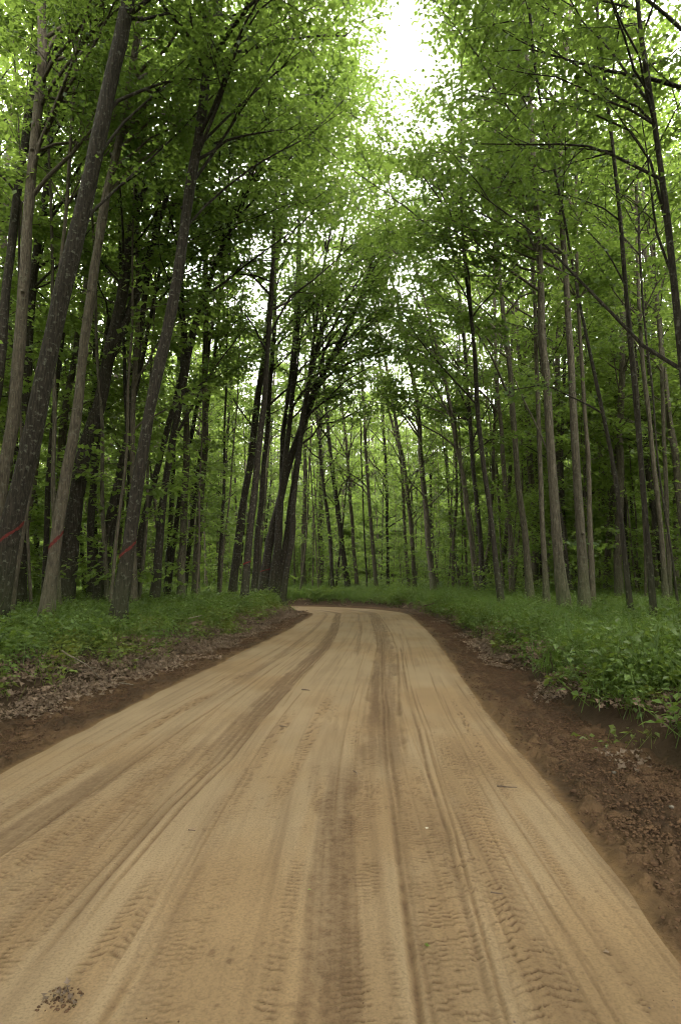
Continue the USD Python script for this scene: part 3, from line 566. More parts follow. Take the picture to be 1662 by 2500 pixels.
# right bank
def right(*a, **k): k.setdefault('bias', LT); k.setdefault('lo', 8.0 if a[2] < 20 else 6.0); H.append(hero(*a, **k))
right(151, 'slim trunk on the right bank, left one of a close pair by the bend', 28.0, [(1166, 1457), (1156, 1399), (1148, 1303), (1137, 1226), (1129, 1150), (1113, 1090), (1102, 1015), (1087, 931)], 12, 8, 25, 'bark_tan', limbs=[([(1105, 1030), (1070, 960), (1020, 880), (985, 800)], 5, 2, 0)], llen=4.8, leaf_n=8500)
right(152, 'slim trunk on the right bank, right one of a close pair by the bend', 30.0, [(1179, 1449), (1173, 1322), (1162, 1226), (1152, 1130), (1146, 1034), (1139, 900)], 12, 9, 25, 'bark_dark', limbs=[([(1143, 1000), (1110, 930), (1060, 850), (1010, 790)], 6, 2, 0)], llen=4.8, leaf_n=8500)
right(153, 'long slender trunk leaning left at the front of the right bank', 19.0, [(1225, 1476), (1212, 1380), (1198, 1265), (1183, 1150), (1171, 1054), (1162, 958), (1158, 900), (1155, 816), (1139, 678), (1126, 551)], 14, 8, 21, 'bark_dark', limbs=[([(1165, 990), (1110, 930), (1030, 840), (980, 760)], 5, 2, 0)], llen=4.8, leaf_n=8500)
right(154, 'grey trunk with knobs behind the long slender leaning one', 27.0, [(1252, 1453), (1246, 1361), (1240, 1246), (1229, 1130), (1221, 1034), (1213, 950)], 13, 9, 25, 'bark_pale', llen=4.8, leaf_n=8500)
right(155, 'tall brown trunk between the slender leaning tree and the thick one on the right', 23.0, [(1294, 1464), (1287, 1361), (1277, 1265), (1263, 1150), (1254, 1054), (1248, 958), (1244, 900), (1230, 784), (1219, 678)], 18, 10, 24, 'bark_tan', limbs=[([(1250, 990), (1230, 940), (1200, 870), (1150, 790), (1090, 720)], 7, 2, -1)], llen=4.8, leaf_n=8500)
right(156, 'narrow mossy trunk just left of the thickest right trunk', 19.0, [(1334, 1476), (1325, 1322), (1321, 1200), (1313, 1015), (1310, 900), (1306, 780)], 14, 9, 22, 'bark_tan', low=4)
right(157, 'thickest trunk of the right bank with a flared mossy foot', 16.0, [(1379, 1487), (1367, 1399), (1358, 1303), (1352, 1188), (1346, 1111), (1336, 996), (1331, 900), (1324, 874), (1321, 689), (1313, 583), (1297, 318), (1287, 148), (1280, 40)], 26, 9, 22, 'bark_tan', leaf_n=6000, n_limb=26, limbs=[([(1345, 1120), (1310, 1040), (1270, 960), (1245, 900), (1220, 800)], 5, 2, .5), ([(1318, 640), (1270, 520), (1230, 400), (1215, 300)], 6, 2, 1)])
right(158, 'second thick trunk on the right bank with ridged bark', 16.2, [(1427, 1487), (1423, 1380), (1413, 1265), (1406, 1150), (1398, 1015), (1396, 900), (1393, 874), (1382, 689), (1372, 530), (1366, 371), (1370, 240)], 23, 9, 22, 'bark_tan', leaf_n=6000, n_limb=26, limbs=[([(1372, 400), (1400, 340), (1440, 290)], 6, 2, 1)])
right(159, 'trunk pressed close behind the second thick right trunk', 18.0, [(1446, 1476), (1440, 1361), (1438, 1169), (1430, 1034), (1422, 900)], 13, 9, 20, 'bark_pale')
right(160, 'thin curved maple on the right with a low arching branch', 13.0, [(1540, 1503), (1528, 1399), (1519, 1284), (1507, 1169), (1490, 1092), (1471, 1015), (1459, 950), (1448, 900), (1430, 800), (1403, 705), (1390, 600)], 12, 6, 17, 'bark_dark', leaf_n=4200, limbs=[([(1472, 1010), (1430, 985), (1380, 962), (1330, 938), (1250, 952)], 5, 2, 0)])
right(161, 'bare-stemmed slender maple nearest the right edge of the clearing', 12.2, [(1597, 1510), (1586, 1399), (1576, 1284), (1571, 1188), (1559, 1073), (1553, 996), (1544, 900), (1541, 874), (1525, 689), (1515, 530), (1499, 397), (1488, 291), (1467, 132), (1456, 53)], 15, 8, 19, 'bark_dark', leaf_n=6200, n_limb=26, limbs=[([(1515, 540), (1470, 505), (1400, 480), (1330, 470)], 5, 2, 1), ([(1528, 700), (1480, 610), (1430, 560), (1390, 500)], 5, 2, 1)])
right(162, 'grey trunk near the right edge, left of a forked neighbour', 19.0, [(1626, 1466), (1614, 1300), (1602, 1190), (1592, 1111), (1578, 977), (1571, 900), (1560, 760)], 13, 9, 22, 'bark_tan')
right(163, 'upright trunk standing behind the right edge group', 21.0, [(1632, 1465), (1630, 1361), (1628, 1246), (1622, 1111), (1619, 977), (1612, 850)], 11, 9, 23, 'bark_tan')
right(164, 'very thin pole-like stem at the right edge', 16.0, [(1655, 1487), (1643, 1361), (1624, 1265), (1610, 1180), (1600, 1080)], 6, 4, 12, 'bark_dark', leaf_n=2000, n_limb=10)
right(165, 'near tree at the right edge whose long limbs reach over the road', 10.0, [(1715, 1530), (1690, 1200), (1668, 900), (1650, 742), (1642, 636), (1626, 503), (1610, 397), (1594, 265), (1578, 175), (1562, 80)], 24, 12, 19, 'bark_dark', leaf_n=8000, n_limb=26,
      limbs=[([(1668, 905), (1573, 848), (1472, 742), (1403, 673), (1308, 572), (1212, 503), (1149, 456)], 11, 3, 1.5), ([(1640, 600), (1573, 334), (1493, 297), (1377, 246), (1276, 233), (1138, 217)], 9, 2, 1.5), ([(1620, 440), (1499, 379), (1419, 350), (1297, 352), (1160, 350)], 9, 3, 1.5), ([(1594, 265), (1540, 190), (1480, 110), (1400, 30)], 9, 3, 1), ([(1650, 700), (1600, 560), (1580, 380), (1560, 250)], 8, 2, .5)])
right(166, 'dead snapped trunk with no crown on the right, behind the second thick one', 22.0, [(1448, 1466), (1442, 1300), (1436, 1150), (1430, 1040)], 11, 9, 7.0, 'bark_pale', dead=True, n_limb=3, llen=0.8, lo=4, leaf_n=10)

# ---- forest behind: eight grown kinds, each tree a copy of one
heroxy = np.array([[UsdGeom.Xformable(o).GetLocalTransformation().ExtractTranslation()[k] for k in (0, 1)] for o in H])
rng = np.random.default_rng(5)
def variant(seed, h, r, lean, lo, n_limb, llen, leaf_n, size, low):
    g_ = np.random.default_rng(seed); z = np.linspace(0, h, 9)
    cur = np.cumsum(g_.normal(0, 0.11, (9, 2)), 0); cur -= cur[0]
    path = np.stack([cur[:, 0] + lean * z * 0.05, cur[:, 1], z], 1); path[0, 2] = -0.15
    rad = r * (1 - 0.8 * (z / h) ** 1.1)
    return grow(g_, path, rad, lo, n_limb, llen, None, leaf_n, size, LEAF2, sides=7, gap=False, low=low, lowlen=(0.9, 2.6))
KIND = [(26, .15, .5, 5), (24, .11, 1, 5), (27, .17, 0, 6), (23, .09, .8, 4.5), (25, .13, -.5, 5), (22, .08, .3, 4), (26, .12, -1, 5.5), (24, .10, 0, 4.5)]
VAR = [variant(300 + k, h, r, ln, lo, 24, 3.0, 4300, 0.175, 22) for k, (h, r, ln, lo) in enumerate(KIND)]
SAP = [variant(330 + k, h, .03, .5, 1.0, 18, 1.3, 1500, 0.12, 6) for k, h in enumerate((4.5, 6.5, 3.4))]
BARKS = ['bark_tan', 'bark_dark', 'bark_tan', 'bark_pale', 'bark_dark', 'bark_pale', 'bark_tan', 'bark_dark']

cand, pts = [], []
for _ in range(26000):
    x, y = rng.uniform(-75, 75), rng.uniform(-22, 105)
    cand.append((x, y))
cand = np.array(cand); cu, cs = lateral(cand[:, 0], cand[:, 1])
taken = list(map(tuple, heroxy)); 
grid = {}
def near(x, y, r):
    gx_, gy_ = int(x // 4), int(y // 4)
    for a in (-1, 0, 1):
        for b in (-1, 0, 1):
            for (px, py) in grid.get((gx_ + a, gy_ + b), ()):
                if (px - x) ** 2 + (py - y) ** 2 < r * r: return True
    return False
for x, y in taken: grid.setdefault((int(x // 4), int(y // 4)), []).append((x, y))
for (x, y), u in zip(cand, cu):
    if abs(u) < (3.5 if y < -1 else 6.5 if y > 30 else 5.2): continue
    inview = y > 0 and abs(x) < 0.60 * y + 1.0
    if inview and (y < 21 if x > -5.5 else y < 15): continue                                   # in front only the trees measured one by one
    if 0 < y < 15 and abs(x) < 0.60 * y + 3.0: continue
    if y > 1 and not inview and y < 24 and abs(u) < 5.5: continue
    if x > 0 and u < 7.5 and y < 30: continue
    r = (1.4 if x < -5 else 1.65) if y < 37 else 6.0 if -.13 < x / y < .22 else 2.3
    if not inview: r = 3.0 if y > -1 or abs(u) > 6 else 2.0
    if inview and 47 < y < 73 and -.2 < x / y < .55: r = 6.5 if x / y < .3 else 4.6       # a thinner stand where light reaches the ground
    if inview and y > 73 and -.2 < x / y < .55: r = 1.75
    if near(x, y, r): continue
    grid.setdefault((int(x // 4), int(y // 4)), []).append((x, y)); pts.append((x, y, inview))
pts = np.array(pts)
view = pts[:, 2] > 0.5
order = np.argsort(pts[:, 1] + 1000 * (~view))
NIND = 238
firsts = {}
gl = {'L': ('slender maple among the dense trunks in the forest left of the road', 'slender maples in the forest left of the road'),
      'R': ('slender maple among the dense trunks in the forest right of the road', 'slender maples in the forest right of the road'),
      'C': ('slender maple far behind the bend of the road', 'slender maples far behind the bend')}
rest = [[] for _ in range(len(VAR) + 3)]
ni = 0
for i in order:
    x, y, iv = pts[i]; k = int(rng.integers(len(VAR))); z = ground(x, y); sc = rng.uniform(0.86, 1.12); rz = rng.uniform(0, 360)
    tl_ = (rng.normal(0, 2.0), rng.normal(0, 2.0) + (2.5 if x < 0 else -2.5) * (y < 45))
    if iv and ni < NIND:
        ni += 1
        a = x / y; w = 'C' if -0.09 < a < 0.14 and y > 33 else 'L' if x < 0 else 'R'
        lab, grp = gl[w]
        if k not in firsts:
            o = firsts[k] = thing('forest_maple', lab, 'tree', (x, y, z), rz, sc, grp, tl_)
            t, b, c = VAR[k]
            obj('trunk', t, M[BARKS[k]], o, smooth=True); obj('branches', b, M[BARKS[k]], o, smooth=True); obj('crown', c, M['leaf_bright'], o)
        else:
            copy_of(firsts[k], 'forest_maple', lab, 'tree', (x, y, z), rz, sc, grp, tl_)
    else:
        rest[k].append((x, y, z, rz, sc))

for _ in range(560):                                                 # leafy edge far back
    a_ = rng.uniform(-.72, .72); y = rng.uniform(60 if -.2 < a_ < .55 else 66, 112); x = a_ * y
    rest[len(VAR) + int(rng.integers(2))].append((x, y, ground(x, y), rng.uniform(0, 360), rng.uniform(.9, 1.5)))
for x, y in ((5.2, 3.2), (6.6, 6.4), (4.4, .4), (-4.9, 2.8), (-6.3, 6.0), (-4.6, -.2), (-5.2, -3.2), (4.6, -3), (4.4, -6.2), (-5, -7), (4.5, -9.5), (-5, -10.5), (-4.7, -14), (4.6, -13.5), (7.6, 3.6), (-7.4, 3.2), (8.3, 10.6), (7.2, 8.4)):
    rest[len(VAR) + 2].append((x, y, ground(x, y), 0 if x < 0 else 180, rng.uniform(.92, 1.1)))
gw = np.random.default_rng(99)
WIDE = grow(gw, [(0, 0, -.15), (.3, 0, 6), (.9, .1, 12), (1.4, 0, 19)], [.17, .14, .09, .03], 7.5, 24, 4.6, (1, 0, .6), 9500, .125, LEAF5, sides=9, gap=False)  # wide-crowned trees, most added out of view to shade the near road
THICK = [variant(350 + k, 9.0 - 2 * k, .06, 0, .6, 30, 2.4, 3600, .19, 10) for k in range(2)]

def scatter(name, label, cat, protos, lists, tilt=None):
    """one uncountable thing: copies of a few small shapes. protos: [[(name, mesh, mat)...]], lists: per proto rows (x,y,z,rz,scale)"""
    p = UsdGeom.PointInstancer.Define(stage, numbered(W + name)); keys(p.GetPrim(), label, cat, None, 'stuff')
    paths = []
    for k, parts in enumerate(protos):
        x = UsdGeom.Xform.Define(stage, numbered(str(p.GetPath()) + '/kind')); paths.append(x.GetPath())
        for nm, mesh, mat in parts: obj(nm, mesh, M[mat], x.GetPrim(), smooth=(nm in ('trunk', 'branches', 'clod', 'stone')))
    p.CreatePrototypesRel().SetTargets(paths)
    a = np.array([(k, *r) for k, rows in enumerate(lists) for r in rows], float)
    p.CreateProtoIndicesAttr(Vt.IntArray.FromNumpy(a[:, 0].astype(np.int32)))
    p.CreatePositionsAttr(Vt.Vec3fArray.FromNumpy(a[:, 1:4].astype(np.float32)))
    h = np.radians(a[:, 4]) / 2
    q = [Gf.Quath(float(c), 0, 0, float(s)) for c, s in zip(np.cos(h), np.sin(h))]
    if a.shape[1] > 6:
        q = []
        for r in a:
            g_ = Gf.Rotation(Gf.Vec3d(0, 0, 1), r[4]) * Gf.Rotation(Gf.Vec3d(1, 0, 0), r[6]) * Gf.Rotation(Gf.Vec3d(0, 1, 0), r[7]); qq = g_.GetQuat(); im = qq.GetImaginary()
            q.append(Gf.Quath(float(qq.GetReal()), float(im[0]), float(im[1]), float(im[2])))
    p.CreateOrientationsAttr(Vt.QuathArray(q))
    p.CreateScalesAttr(Vt.Vec3fArray.FromNumpy(np.repeat(a[:, 5:6], 3, 1).astype(np.float32)))
    return p.GetPrim()
scatter('distant_forest', 'distant mass of maple trunks and leaves that closes the view and surrounds the road', 'forest',
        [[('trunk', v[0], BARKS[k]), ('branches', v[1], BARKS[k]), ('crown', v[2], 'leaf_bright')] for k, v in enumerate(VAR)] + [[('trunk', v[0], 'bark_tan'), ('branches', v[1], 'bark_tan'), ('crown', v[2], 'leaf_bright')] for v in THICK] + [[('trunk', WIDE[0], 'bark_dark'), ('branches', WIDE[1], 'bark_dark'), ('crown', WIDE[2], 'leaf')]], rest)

# ---- younger, pole-like maples between the big ones
POLE = [variant(370 + k, h, r, ln, 9.0, 14, 1.7, 1300, 0.15, 3) for k, (h, r, ln) in enumerate(((19, .055, .6), (17, .042, -.4), (20, .065, 1.0), (18, .05, 0)))]
pole_first = {}; cnt = 0; pr_ = np.random.default_rng(21)
for _ in range(5000):
    if cnt >= 170: break
    y = pr_.uniform(15, 58); x = pr_.uniform(-.56, .56) * y
    u = float(lateral(np.array([x]), np.array([y]))[0][0])
    if abs(u) < 5.5 or (x > -6 and y < 21) or near(x, y, .62): continue
    if x > 0 and y < 24 and u < 9: continue
    grid.setdefault((int(x // 4), int(y // 4)), []).append((x, y))
    w = 'behind the bend' if -0.09 < x / y < 0.14 and y > 33 else 'left of the road' if x < 0 else 'right of the road'
    lab, grp = f'young pole-thin maple among the larger trunks {w}', f'pole-thin maples {w}'
    k = cnt % 4; args = ((x, y, ground(x, y)), pr_.uniform(0, 360), pr_.uniform(.85, 1.15), grp, (pr_.normal(0, 2.5), pr_.normal(0, 2.5) + (3 if x < 0 else -3)))
    if k not in pole_first:
        o = pole_first[k] = thing('young_maple', lab, 'tree', *args); b_ = M[('bark_tan', 'bark_pale', 'bark_dark', 'bark_pale')[k]]
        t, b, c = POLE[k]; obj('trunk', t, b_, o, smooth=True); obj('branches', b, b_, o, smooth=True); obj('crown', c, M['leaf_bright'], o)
    else: copy_of(pole_first[k], 'young_maple', lab, 'tree', *args)
    cnt += 1
print('poles', cnt)

# ---- saplings in the understorey
sap_first = {}
cnt = 0
for (x, y), u in zip(cand[::-1], cu[::-1]):
    if cnt >= 110: break
    if not (24 < y < 66 and abs(x) < 0.58 * y and abs(u) > 6.0) or near(x, y, 0.9): continue
    k = cnt % 3; a = x / y
    w = 'behind the bend' if -0.09 < a < 0.14 and y > 33 else 'left of the road' if x < 0 else 'right of the road'
    lab, grp = f'leafy young maple sapling in the understorey {w}', f'saplings in the understorey {w}'
    args = ((x, y, ground(x, y)), rng.uniform(0, 360), rng.uniform(.8, 1.25), grp)
    if k not in sap_first:
        o = sap_first[k] = thing('maple_sapling', lab, 'sapling', *args)
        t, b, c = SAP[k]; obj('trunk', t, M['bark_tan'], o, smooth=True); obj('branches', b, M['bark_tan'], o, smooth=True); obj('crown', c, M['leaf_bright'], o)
    else: copy_of(sap_first[k], 'maple_sapling', lab, 'sapling', *args)
    cnt += 1

# ------------------------------------------------------------------ undergrowth
def fern(seed):
    g_ = np.random.default_rng(seed); parts = []
    for _ in range(9):
        a = g_.uniform(0, 6.28); L = g_.uniform(.38, .62); up = g_.uniform(.5, 1.1)
        t = np.linspace(0, 1, 14); r = L * (t * 0.75 + .1 * t ** 2); z = L * (up * t - 0.62 * up * t ** 2.2)
        spine = np.stack([np.cos(a) * r, np.sin(a) * r, z], 1)
        parts.append(tubes(spine[None, ::3], np.full((1, len(spine[::3])), .003), 3))
        tg = unit(np.gradient(spine, axis=0)); lat = unit(np.cross(tg, [0, 0, 1.0])); nr = np.cross(lat, tg)
        w = L * .26 * np.sin(np.pi * (0.12 + .86 * t)) + .01
        for s in (-1, 1):
            parts.append(leaves(spine[1:], lat[1:] * s + tg[1:] * .45, nr[1:] + g_.normal(0, .15, (13, 3)), w[1:], (LEAFO[0] * np.array([.72, 1, 1]), LEAFO[1])))
    return join(parts)
def herb(seed, h, n, size):
    g_ = np.random.default_rng(seed); parts = []; ns = 9
    b = g_.normal(0, .10, (ns, 3)) * [1, 1, 0]; tip = b + np.stack([g_.normal(0, .09, ns), g_.normal(0, .09, ns), h * g_.uniform(.55, 1.1, ns)], 1)
    P = b[:, None] + (tip - b)[:, None] * np.linspace(0, 1, 3)[None, :, None]
    parts.append(tubes(P, np.full((ns, 3), .003), 3))
    i = g_.integers(0, ns, n); t = g_.uniform(.45, 1.05, n)[:, None]
    a = g_.uniform(0, 6.28, n); pos = b[i] + (tip - b)[i] * t
    d = np.stack([np.cos(a), np.sin(a), g_.normal(-.1, .3, n)], 1)
    pos = pos + d * g_.uniform(.0, .07, (n, 1))
    parts.append(leaves(pos, d, unit(np.array([0, 0, 1.0]) + g_.normal(0, .5, (n, 3))), size * g_.uniform(.5, 1.25, n), (LEAFO[0] * np.array([1.35, 1, 1]), LEAFO[1])))
    return join(parts)
def grass(seed, h, n):
    g_ = np.random.default_rng(seed)
    b = g_.normal(0, .09, (n, 3)) * [1, 1, 0]; a = g_.uniform(0, 6.28, n); L = h * g_.uniform(.5, 1.15, n); bend = g_.uniform(.1, .7, n)
    t = np.linspace(0, 1, 4)[None, :]
    r = L[:, None] * bend[:, None] * t ** 2; z = L[:, None] * (t - .35 * bend[:, None] * t ** 2)
    sp = b[:, None] + np.stack([np.cos(a)[:, None] * r, np.sin(a)[:, None] * r, z], -1)
    lat = np.stack([-np.sin(a), np.cos(a), 0 * a], 1)[:, None]; w = np.array([.0042, .004, .0028, .0004])[None, :, None]
    v = np.stack([sp - lat * w, sp + lat * w], 2).reshape(-1, 3)
    q = np.array([[0, 1, 3, 2], [2, 3, 5, 4], [4, 5, 7, 6]]); f = (q[None] + (np.arange(n) * 8)[:, None, None]).reshape(-1, 4)
    return v, np.vstack([f[:, [0, 1, 2]], f[:, [0, 2, 3]]])
def litter(seed, n=85, rad=.25):
    g_ = np.random.default_rng(seed)
    pos = np.stack([g_.uniform(-rad, rad, n), g_.uniform(-rad, rad, n), g_.uniform(.0, .035, n)], 1)
    a = g_.uniform(0, 6.28, n); d = np.stack([np.cos(a), np.sin(a), g_.normal(.1, .35, n)], 1)
    sh = (LEAF5[0] * np.array([.85, 1, 1]) + np.array([0, 0, .16]) * (np.abs(LEAF5[0][:, :1]) > .3), LEAF5[1])
    return leaves(pos, d, unit(np.array([0, 0, 1.0]) + g_.normal(0, .5, (n, 3))), g_.uniform(.03, .078, n), sh)
def clods(seed, n=26, rad=.11, r0=.003, r1=.011):
    g_ = np.random.default_rng(seed); parts = []
    for _ in range(n):
        m = trimesh.creation.icosphere(1, 1.0); v = m.vertices * (1 + .5 * (meshkit.noise(m.vertices * 1.7 + g_.uniform(0, 50, 3), 3)[:, None] - .5))
        r = r0 + (r1 - r0) * g_.uniform() ** 2.5
        parts.append((v * r * np.array([1, 1, .7]) + np.array([g_.uniform(-rad, rad), g_.uniform(-rad, rad), r * .2]), m.faces))
    return join(parts)

def spots(n, dens, seed, ylo=2.5, yhi=60, wide=0.62, spread=0.55):
    g_ = np.random.default_rng(seed)
    y = ylo + (yhi - ylo) * g_.uniform(0, 1, n) ** (1 / (1 + spread)); x = g_.uniform(-1, 1, n) * (wide * y + 2.0)
    z, u = floor_z(x, y); k = g_.uniform(0, 1, n) < dens(x, y, u)
    x, y, z, u = x[k], y[k], z[k], u[k]
    return x, y, z, u, g_
def rows(x, y, z, g_, lo, hi, tilt=0, far=True):
    n = len(x); s = g_.uniform(lo, hi, n) * (1 + (0.018 * np.clip(y - 14, 0, 40) if far else 0))
    if far: s = s * (0.62 + 0.95 * f3(x * 1.1, y * 1.1, 2.0, 3, 81))
    c = [x, y, z, g_.uniform(0, 360, n), s]
    if tilt: c += [g_.normal(0, tilt, n), g_.normal(0, tilt, n)]
    return np.stack(c, 1)
def deal(a, k): return [a[i::k] for i in range(k)]

lf = lambda u, a, b: sm(a, b, -u)
patch = lambda x, y, sd, sc=.55: f3(x * sc, y * sc, 0, 3, sd)
# broad-leaved herbs on both banks
x, y, z, u, g_ = spots(40000, lambda x, y, u: np.clip(lf(u, 3.35, 3.75) * sm(12, 7, -u) * (.35 + .9 * sm(.35, .6, patch(x, y, 61))) + sm(2.92, 3.2, u) * sm(14, 7, u) * (.4 + .6 * sm(9, 5, y) + .8 * sm(.4, .6, patch(x, y, 62))), 0, 1) * (0.75 + .25 * (y < 20)), 11, 3, 48)
scatter('ground_plants', 'low broad-leaved green plants covering both banks beside the road', 'plants', [[('foliage', herb(k, h, n, s), 'herb')] for k, (h, n, s) in enumerate(((.32, 60, .075), (.24, 56, .062), (.42, 64, .072), (.2, 54, .05)))], deal(rows(x, y, z - .03, g_, .75, 1.2, 7), 4))
# yellowing plants along the brow of the left bank and a few on the right
x, y, z, u, g_ = spots(15000, lambda x, y, u: lf(u, 3.0, 3.3) * sm(4.3, 3.7, -u) * sm(.32, .5, patch(x, y, 63, .9)) + .16 * sm(2.7, 3.0, u) * sm(4.6, 3.6, u), 12, 3, 36)
scatter('yellowing_plants', 'yellow-green wilting plants fringing the brow of the banks', 'plants', [[('foliage', herb(20 + k, h, 34, .085), 'herb_yellow')] for k, h in enumerate((.20, .28))], deal(rows(x, y, z - .02, g_, .6, 1.05, 12), 2))
# ferns
x, y, z, u, g_ = spots(13000, lambda x, y, u: lf(u, 3.9, 5.2) * sm(20, 9, -u) * sm(.34, .55, patch(x, y, 64)) * .8 + sm(3.5, 4.6, u) * sm(18, 8, u) * .45 * sm(.4, .6, patch(x, y, 65)), 13, 4, 50)
scatter('ferns', 'feathery green ferns under the trees on both banks', 'ferns', [[('fronds', fern(k), 'fern')] for k in range(4)], deal(rows(x, y, z - .02, g_, .6, 1.15, 6), 4))
# grass
x, y, z, u, g_ = spots(24000, lambda x, y, u: sm(2.95, 3.5, u) * sm(16, 8, u) * (.35 + .5 * sm(9, 5, y) + .65 * sm(.35, .6, patch(x, y, 66))) + .30 * lf(u, 4.6, 6) * sm(24, 9, -u) * sm(.4, .6, patch(x, y, 67)), 14, 3, 48)
scatter('grass', 'long green grass mixed into the undergrowth, thickest on the right bank', 'grass', [[('blades', grass(k, h, 30), 'grass')] for k, h in enumerate((.38, .5, .3))], deal(rows(x, y, z - .02, g_, .75, 1.25, 7), 3))
# sparse green in the shade deeper in
x, y, z, u, g_ = spots(9000, lambda x, y, u: sm(9, 13, np.abs(u)) * .5, 15, 14, 75, .62, 1.0)
scatter('forest_undergrowth', 'green carpet of plants on the forest floor far under the trees', 'undergrowth', [[('foliage', herb(40 + k, .34, 60, .10), 'herb')] for k in range(2)], deal(rows(x, y, z - .02, g_, 1.0, 1.6), 2))
# dead leaves on the left bank's face
x, y, z, u, g_ = spots(26000, lambda x, y, u: lf(u, 2.55, 2.95) * sm(3.95, 3.55, -u) * (.45 + .6 * sm(.4, .55, patch(x, y, 68, 1.1))) + .55 * sm(2.5, 2.9, u) * sm(3.9, 3.4, u) * sm(.4, .6, patch(x, y, 69, 1.1)) + .06 * lf(u, 2.2, 2.6) * (u > -3), 16, 2.8, 40)
scatter('leaf_litter', 'dry grey-brown dead leaves heaped on the face of the banks', 'dead leaves', [[('leaves', litter(k), 'dry')] for k in range(4)], deal(rows(x, y, np.maximum(z, .02 + 0 * z) + .01, g_, .7, 1.15, 9, False), 4))
# crumbs of soil on both shoulders
g_ = np.random.default_rng(17); n = 4000
s_ = 1.6 + 24 * g_.uniform(0, 1, n) ** 1.7; sd = np.where(g_.uniform(size=n) < .45, -1, 1); uu = np.where(sd < 0, EL(s_) - g_.uniform(.15, 1.1, n), ER(s_) + .15 + (3.05 - ER(s_)) * g_.uniform(0, 1, n))
p2 = on_road(s_, uu)
scatter('soil_crumbs', 'loose dark brown crumbs of soil along both edges of the road', 'soil', [[('clod', clods(k), 'clod')] for k in range(4)], deal(np.stack([p2[:, 0], p2[:, 1], np.full(n, .025), g_.uniform(0, 360, n), g_.uniform(.6, 1.3, n)], 1), 4))

# scraps lying on the road itself
g_ = np.random.default_rng(19); n = 150
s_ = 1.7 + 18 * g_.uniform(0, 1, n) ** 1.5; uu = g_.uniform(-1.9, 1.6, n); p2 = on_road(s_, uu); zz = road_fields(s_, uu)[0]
def scrap(seed, n, lo, hi):
    q = np.random.default_rng(seed); a = q.uniform(0, 6.28, n)
    return leaves(np.stack([q.normal(0, .05, n), q.normal(0, .05, n), np.full(n, .004)], 1), np.stack([np.cos(a), np.sin(a), q.normal(.1, .2, n)], 1), unit(np.array([0, 0, 1.]) + q.normal(0, .35, (n, 3))), q.uniform(lo, hi, n), LEAF2)
scatter('road_scraps', 'tiny scraps of leaf and soil sprinkled over the sandy road', 'debris', [[('clod', clods(91, 3, .05, .002, .006), 'clod')], [('leaves', scrap(92, 1, .010, .02), 'dry')], [('leaves', scrap(93, 2, .008, .016), 'twig')]], deal(np.stack([p2[:, 0], p2[:, 1], zz + .002, g_.uniform(0, 360, n), g_.uniform(.7, 1.3, n)], 1), 3))

# ------------------------------------------------------------------ single small things on the ground
def at_ground(px, py, z=0.0):
    r = ray(px, py); return np.array([0, 0, EYE]) + r * ((z - EYE) / r[2])
def road_z(p):
    u, s = lateral(np.array([p[0]]), np.array([p[1]])); return float(road_fields(s.astype(float), u.astype(float))[0][0]) if abs(u[0]) < 2 else .05
def stick(label, a, b, r, mat, bend=.03, z=None, name='twig', cat='twig', forks=0, group=None):
    g_ = np.random.default_rng(int(a[0] * 7 + a[1])); za = road_z(at_ground(*a)) if z is None else z[0]; zb = road_z(at_ground(*b)) if z is None else z[1]
    A, B = at_ground(*a, za), at_ground(*b, zb); t = np.linspace(0, 1, 9)[:, None]
    P = A + (B - A) * t + np.sin(t * np.pi) * np.array([g_.normal(), g_.normal(), .25]) * bend * np.linalg.norm(B - A) + g_.normal(0, .006, (9, 3)) * np.linalg.norm(B - A)
    P[:, 2] = np.maximum(P[:, 2], min(za, zb)) + r * .7
    loc = P[0].copy(); o = thing(name, label, cat, loc, group=group)
    obj('stem', tubes((P - loc)[None], np.linspace(r, r * .45, 9)[None], 7), M[mat], o, smooth=True)
    for k in range(forks):
        i = 3 + 2 * k; d = unit(B - A) + np.array([g_.normal(0, .5), g_.normal(0, .5), .3]); q = P[i] - loc + unit(d) * np.linspace(0, .3 * np.linalg.norm(B - A), 4)[:, None]
        obj('side_shoot', tubes(q[None], np.linspace(r * .6, r * .2, 4)[None], 5), M[mat], o, smooth=True)
stick('straight brown twig lying across the right half of the road', (1213, 1921), (1262, 1925), .006, 'twig', .01, forks=1)
stick('short dark twig on the near right part of the road below the straight one', (1197, 2181), (1228, 2185), .004, 'twig')
stick('small twig on the middle of the road just above its centre', (684, 1774), (701, 1777), .007, 'twig', .06)
stick('small dark twig on the road towards the bend, left of the middle', (737, 1685), (756, 1687), .009, 'twig', .05)
stick('thin curved twig on the road near the damp strip', (862, 1884), (872, 1894), .005, 'twig', .08)
stick('thin twig lying on the left half of the road', (460, 2028), (477, 2030), .004, 'twig', .02)
stick('long bleached branch fallen down the leafy left bank', (150, 1592), (243, 1655), .010, 'twig_pale', .04, z=(.52, .12), name='fallen_branch', cat='branch', forks=2)
stick('short pale stick on the brown earth of the left shoulder', (292, 1669), (326, 1674), .009, 'twig_pale', .02, z=(.07, .07))
stick('bleached stick poking out of the plants on the left bank top', (460, 1512), (492, 1504), .012, 'twig_pale', .02, z=(.62, .66))
stick('bare fallen branch on the outer bank at the bend', (1035, 1480), (1072, 1472), .03, 'twig', .05, z=(.35, .5), name='fallen_branch', cat='branch', forks=2)

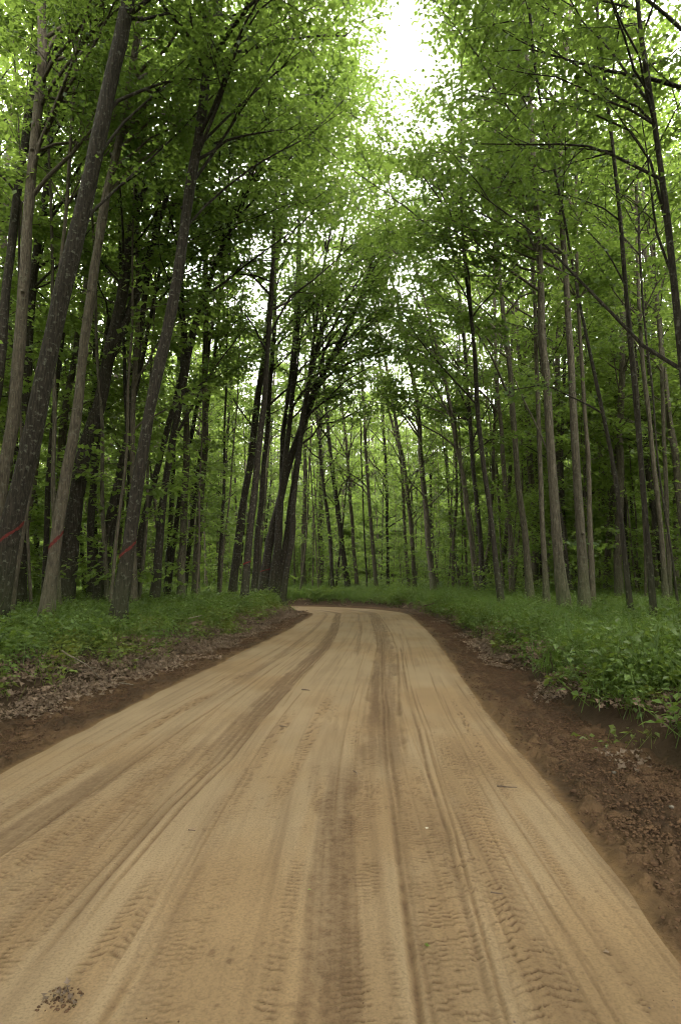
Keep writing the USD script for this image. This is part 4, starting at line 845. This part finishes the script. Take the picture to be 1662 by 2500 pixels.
def loose_leaf(label, px, py, size, mat, name='fallen_leaf', cat='leaf'):
    g_ = np.random.default_rng(int(px + py)); p = at_ground(px, py); z = road_z(p) + .008; loc = np.array([p[0], p[1], z]); a = g_.uniform(0, 6.28)
    v, f = leaves(np.zeros((1, 3)), np.array([[math.cos(a), math.sin(a), .15]]), np.array([[.2, .1, 1.0]]), np.array([size]), LEAF5)
    o = obj(name, (v + loc, f), M[mat]); keys(o, label, cat)
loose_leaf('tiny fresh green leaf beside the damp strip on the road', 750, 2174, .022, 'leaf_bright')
loose_leaf('pale green leaf scrap in the right tyre track near the bottom', 1042, 2317, .026, 'leaf_bright')
loose_leaf('pale dry leaf scrap on the lower right of the road', 1487, 2323, .028, 'dry')
loose_leaf('whitish leaf fragment on the bright patch of the right tyre track', 1039, 2026, .024, 'petal')

def pebble(label, px, py, r, mat='stone', z=None):
    p = at_ground(px, py); m = trimesh.creation.icosphere(2, 1.0); g_ = np.random.default_rng(int(px))
    v = m.vertices * (1 + .35 * (meshkit.noise(m.vertices * 1.6 + g_.uniform(0, 40, 3), 2)[:, None] - .5)) * r * np.array([1.15, .9, .65])
    o = obj('pebble', (v + np.array([p[0], p[1], (road_z(p) if z is None else z) + r * .3]), m.faces), M[mat], smooth=True); keys(o, label, 'pebble')
pebble('rounded brown stone in the dark earth right of the road, lowest one', 1598, 2128, .018, 'clod', z=.03)
pebble('pale small stone in the earth of the right shoulder, upper one', 1499, 1898, .014, z=.03)
pebble('dark round clod sitting on the right shoulder near the road edge', 1399, 1946, .02, 'clod', z=.03)
pebble('pale small stone on the right shoulder near the photo edge', 1640, 1985, .014, z=.03)

# the dark clump of torn plant at the bottom left of the road
g_ = np.random.default_rng(77); p = at_ground(150, 2440); loc = np.array([p[0], p[1], road_z(p)])
o = thing('torn_plant_clump', 'dark clump of torn plant and earth at the bottom left of the road', 'plant debris', loc)
obj('earth', clods(5, 90, .06, .0025, .006), M['clod'], o, smooth=True)
n = 30; a = g_.uniform(0, 6.28, n)
obj('leaves', leaves(np.stack([g_.normal(0, .035, n), g_.normal(0, .03, n), g_.uniform(.005, .03, n)], 1), np.stack([np.cos(a), np.sin(a), g_.normal(.2, .4, n)], 1), unit(np.array([0, 0, 1.]) + g_.normal(0, .6, (n, 3))), g_.uniform(.012, .026, n), LEAF5), M['twig'], o)
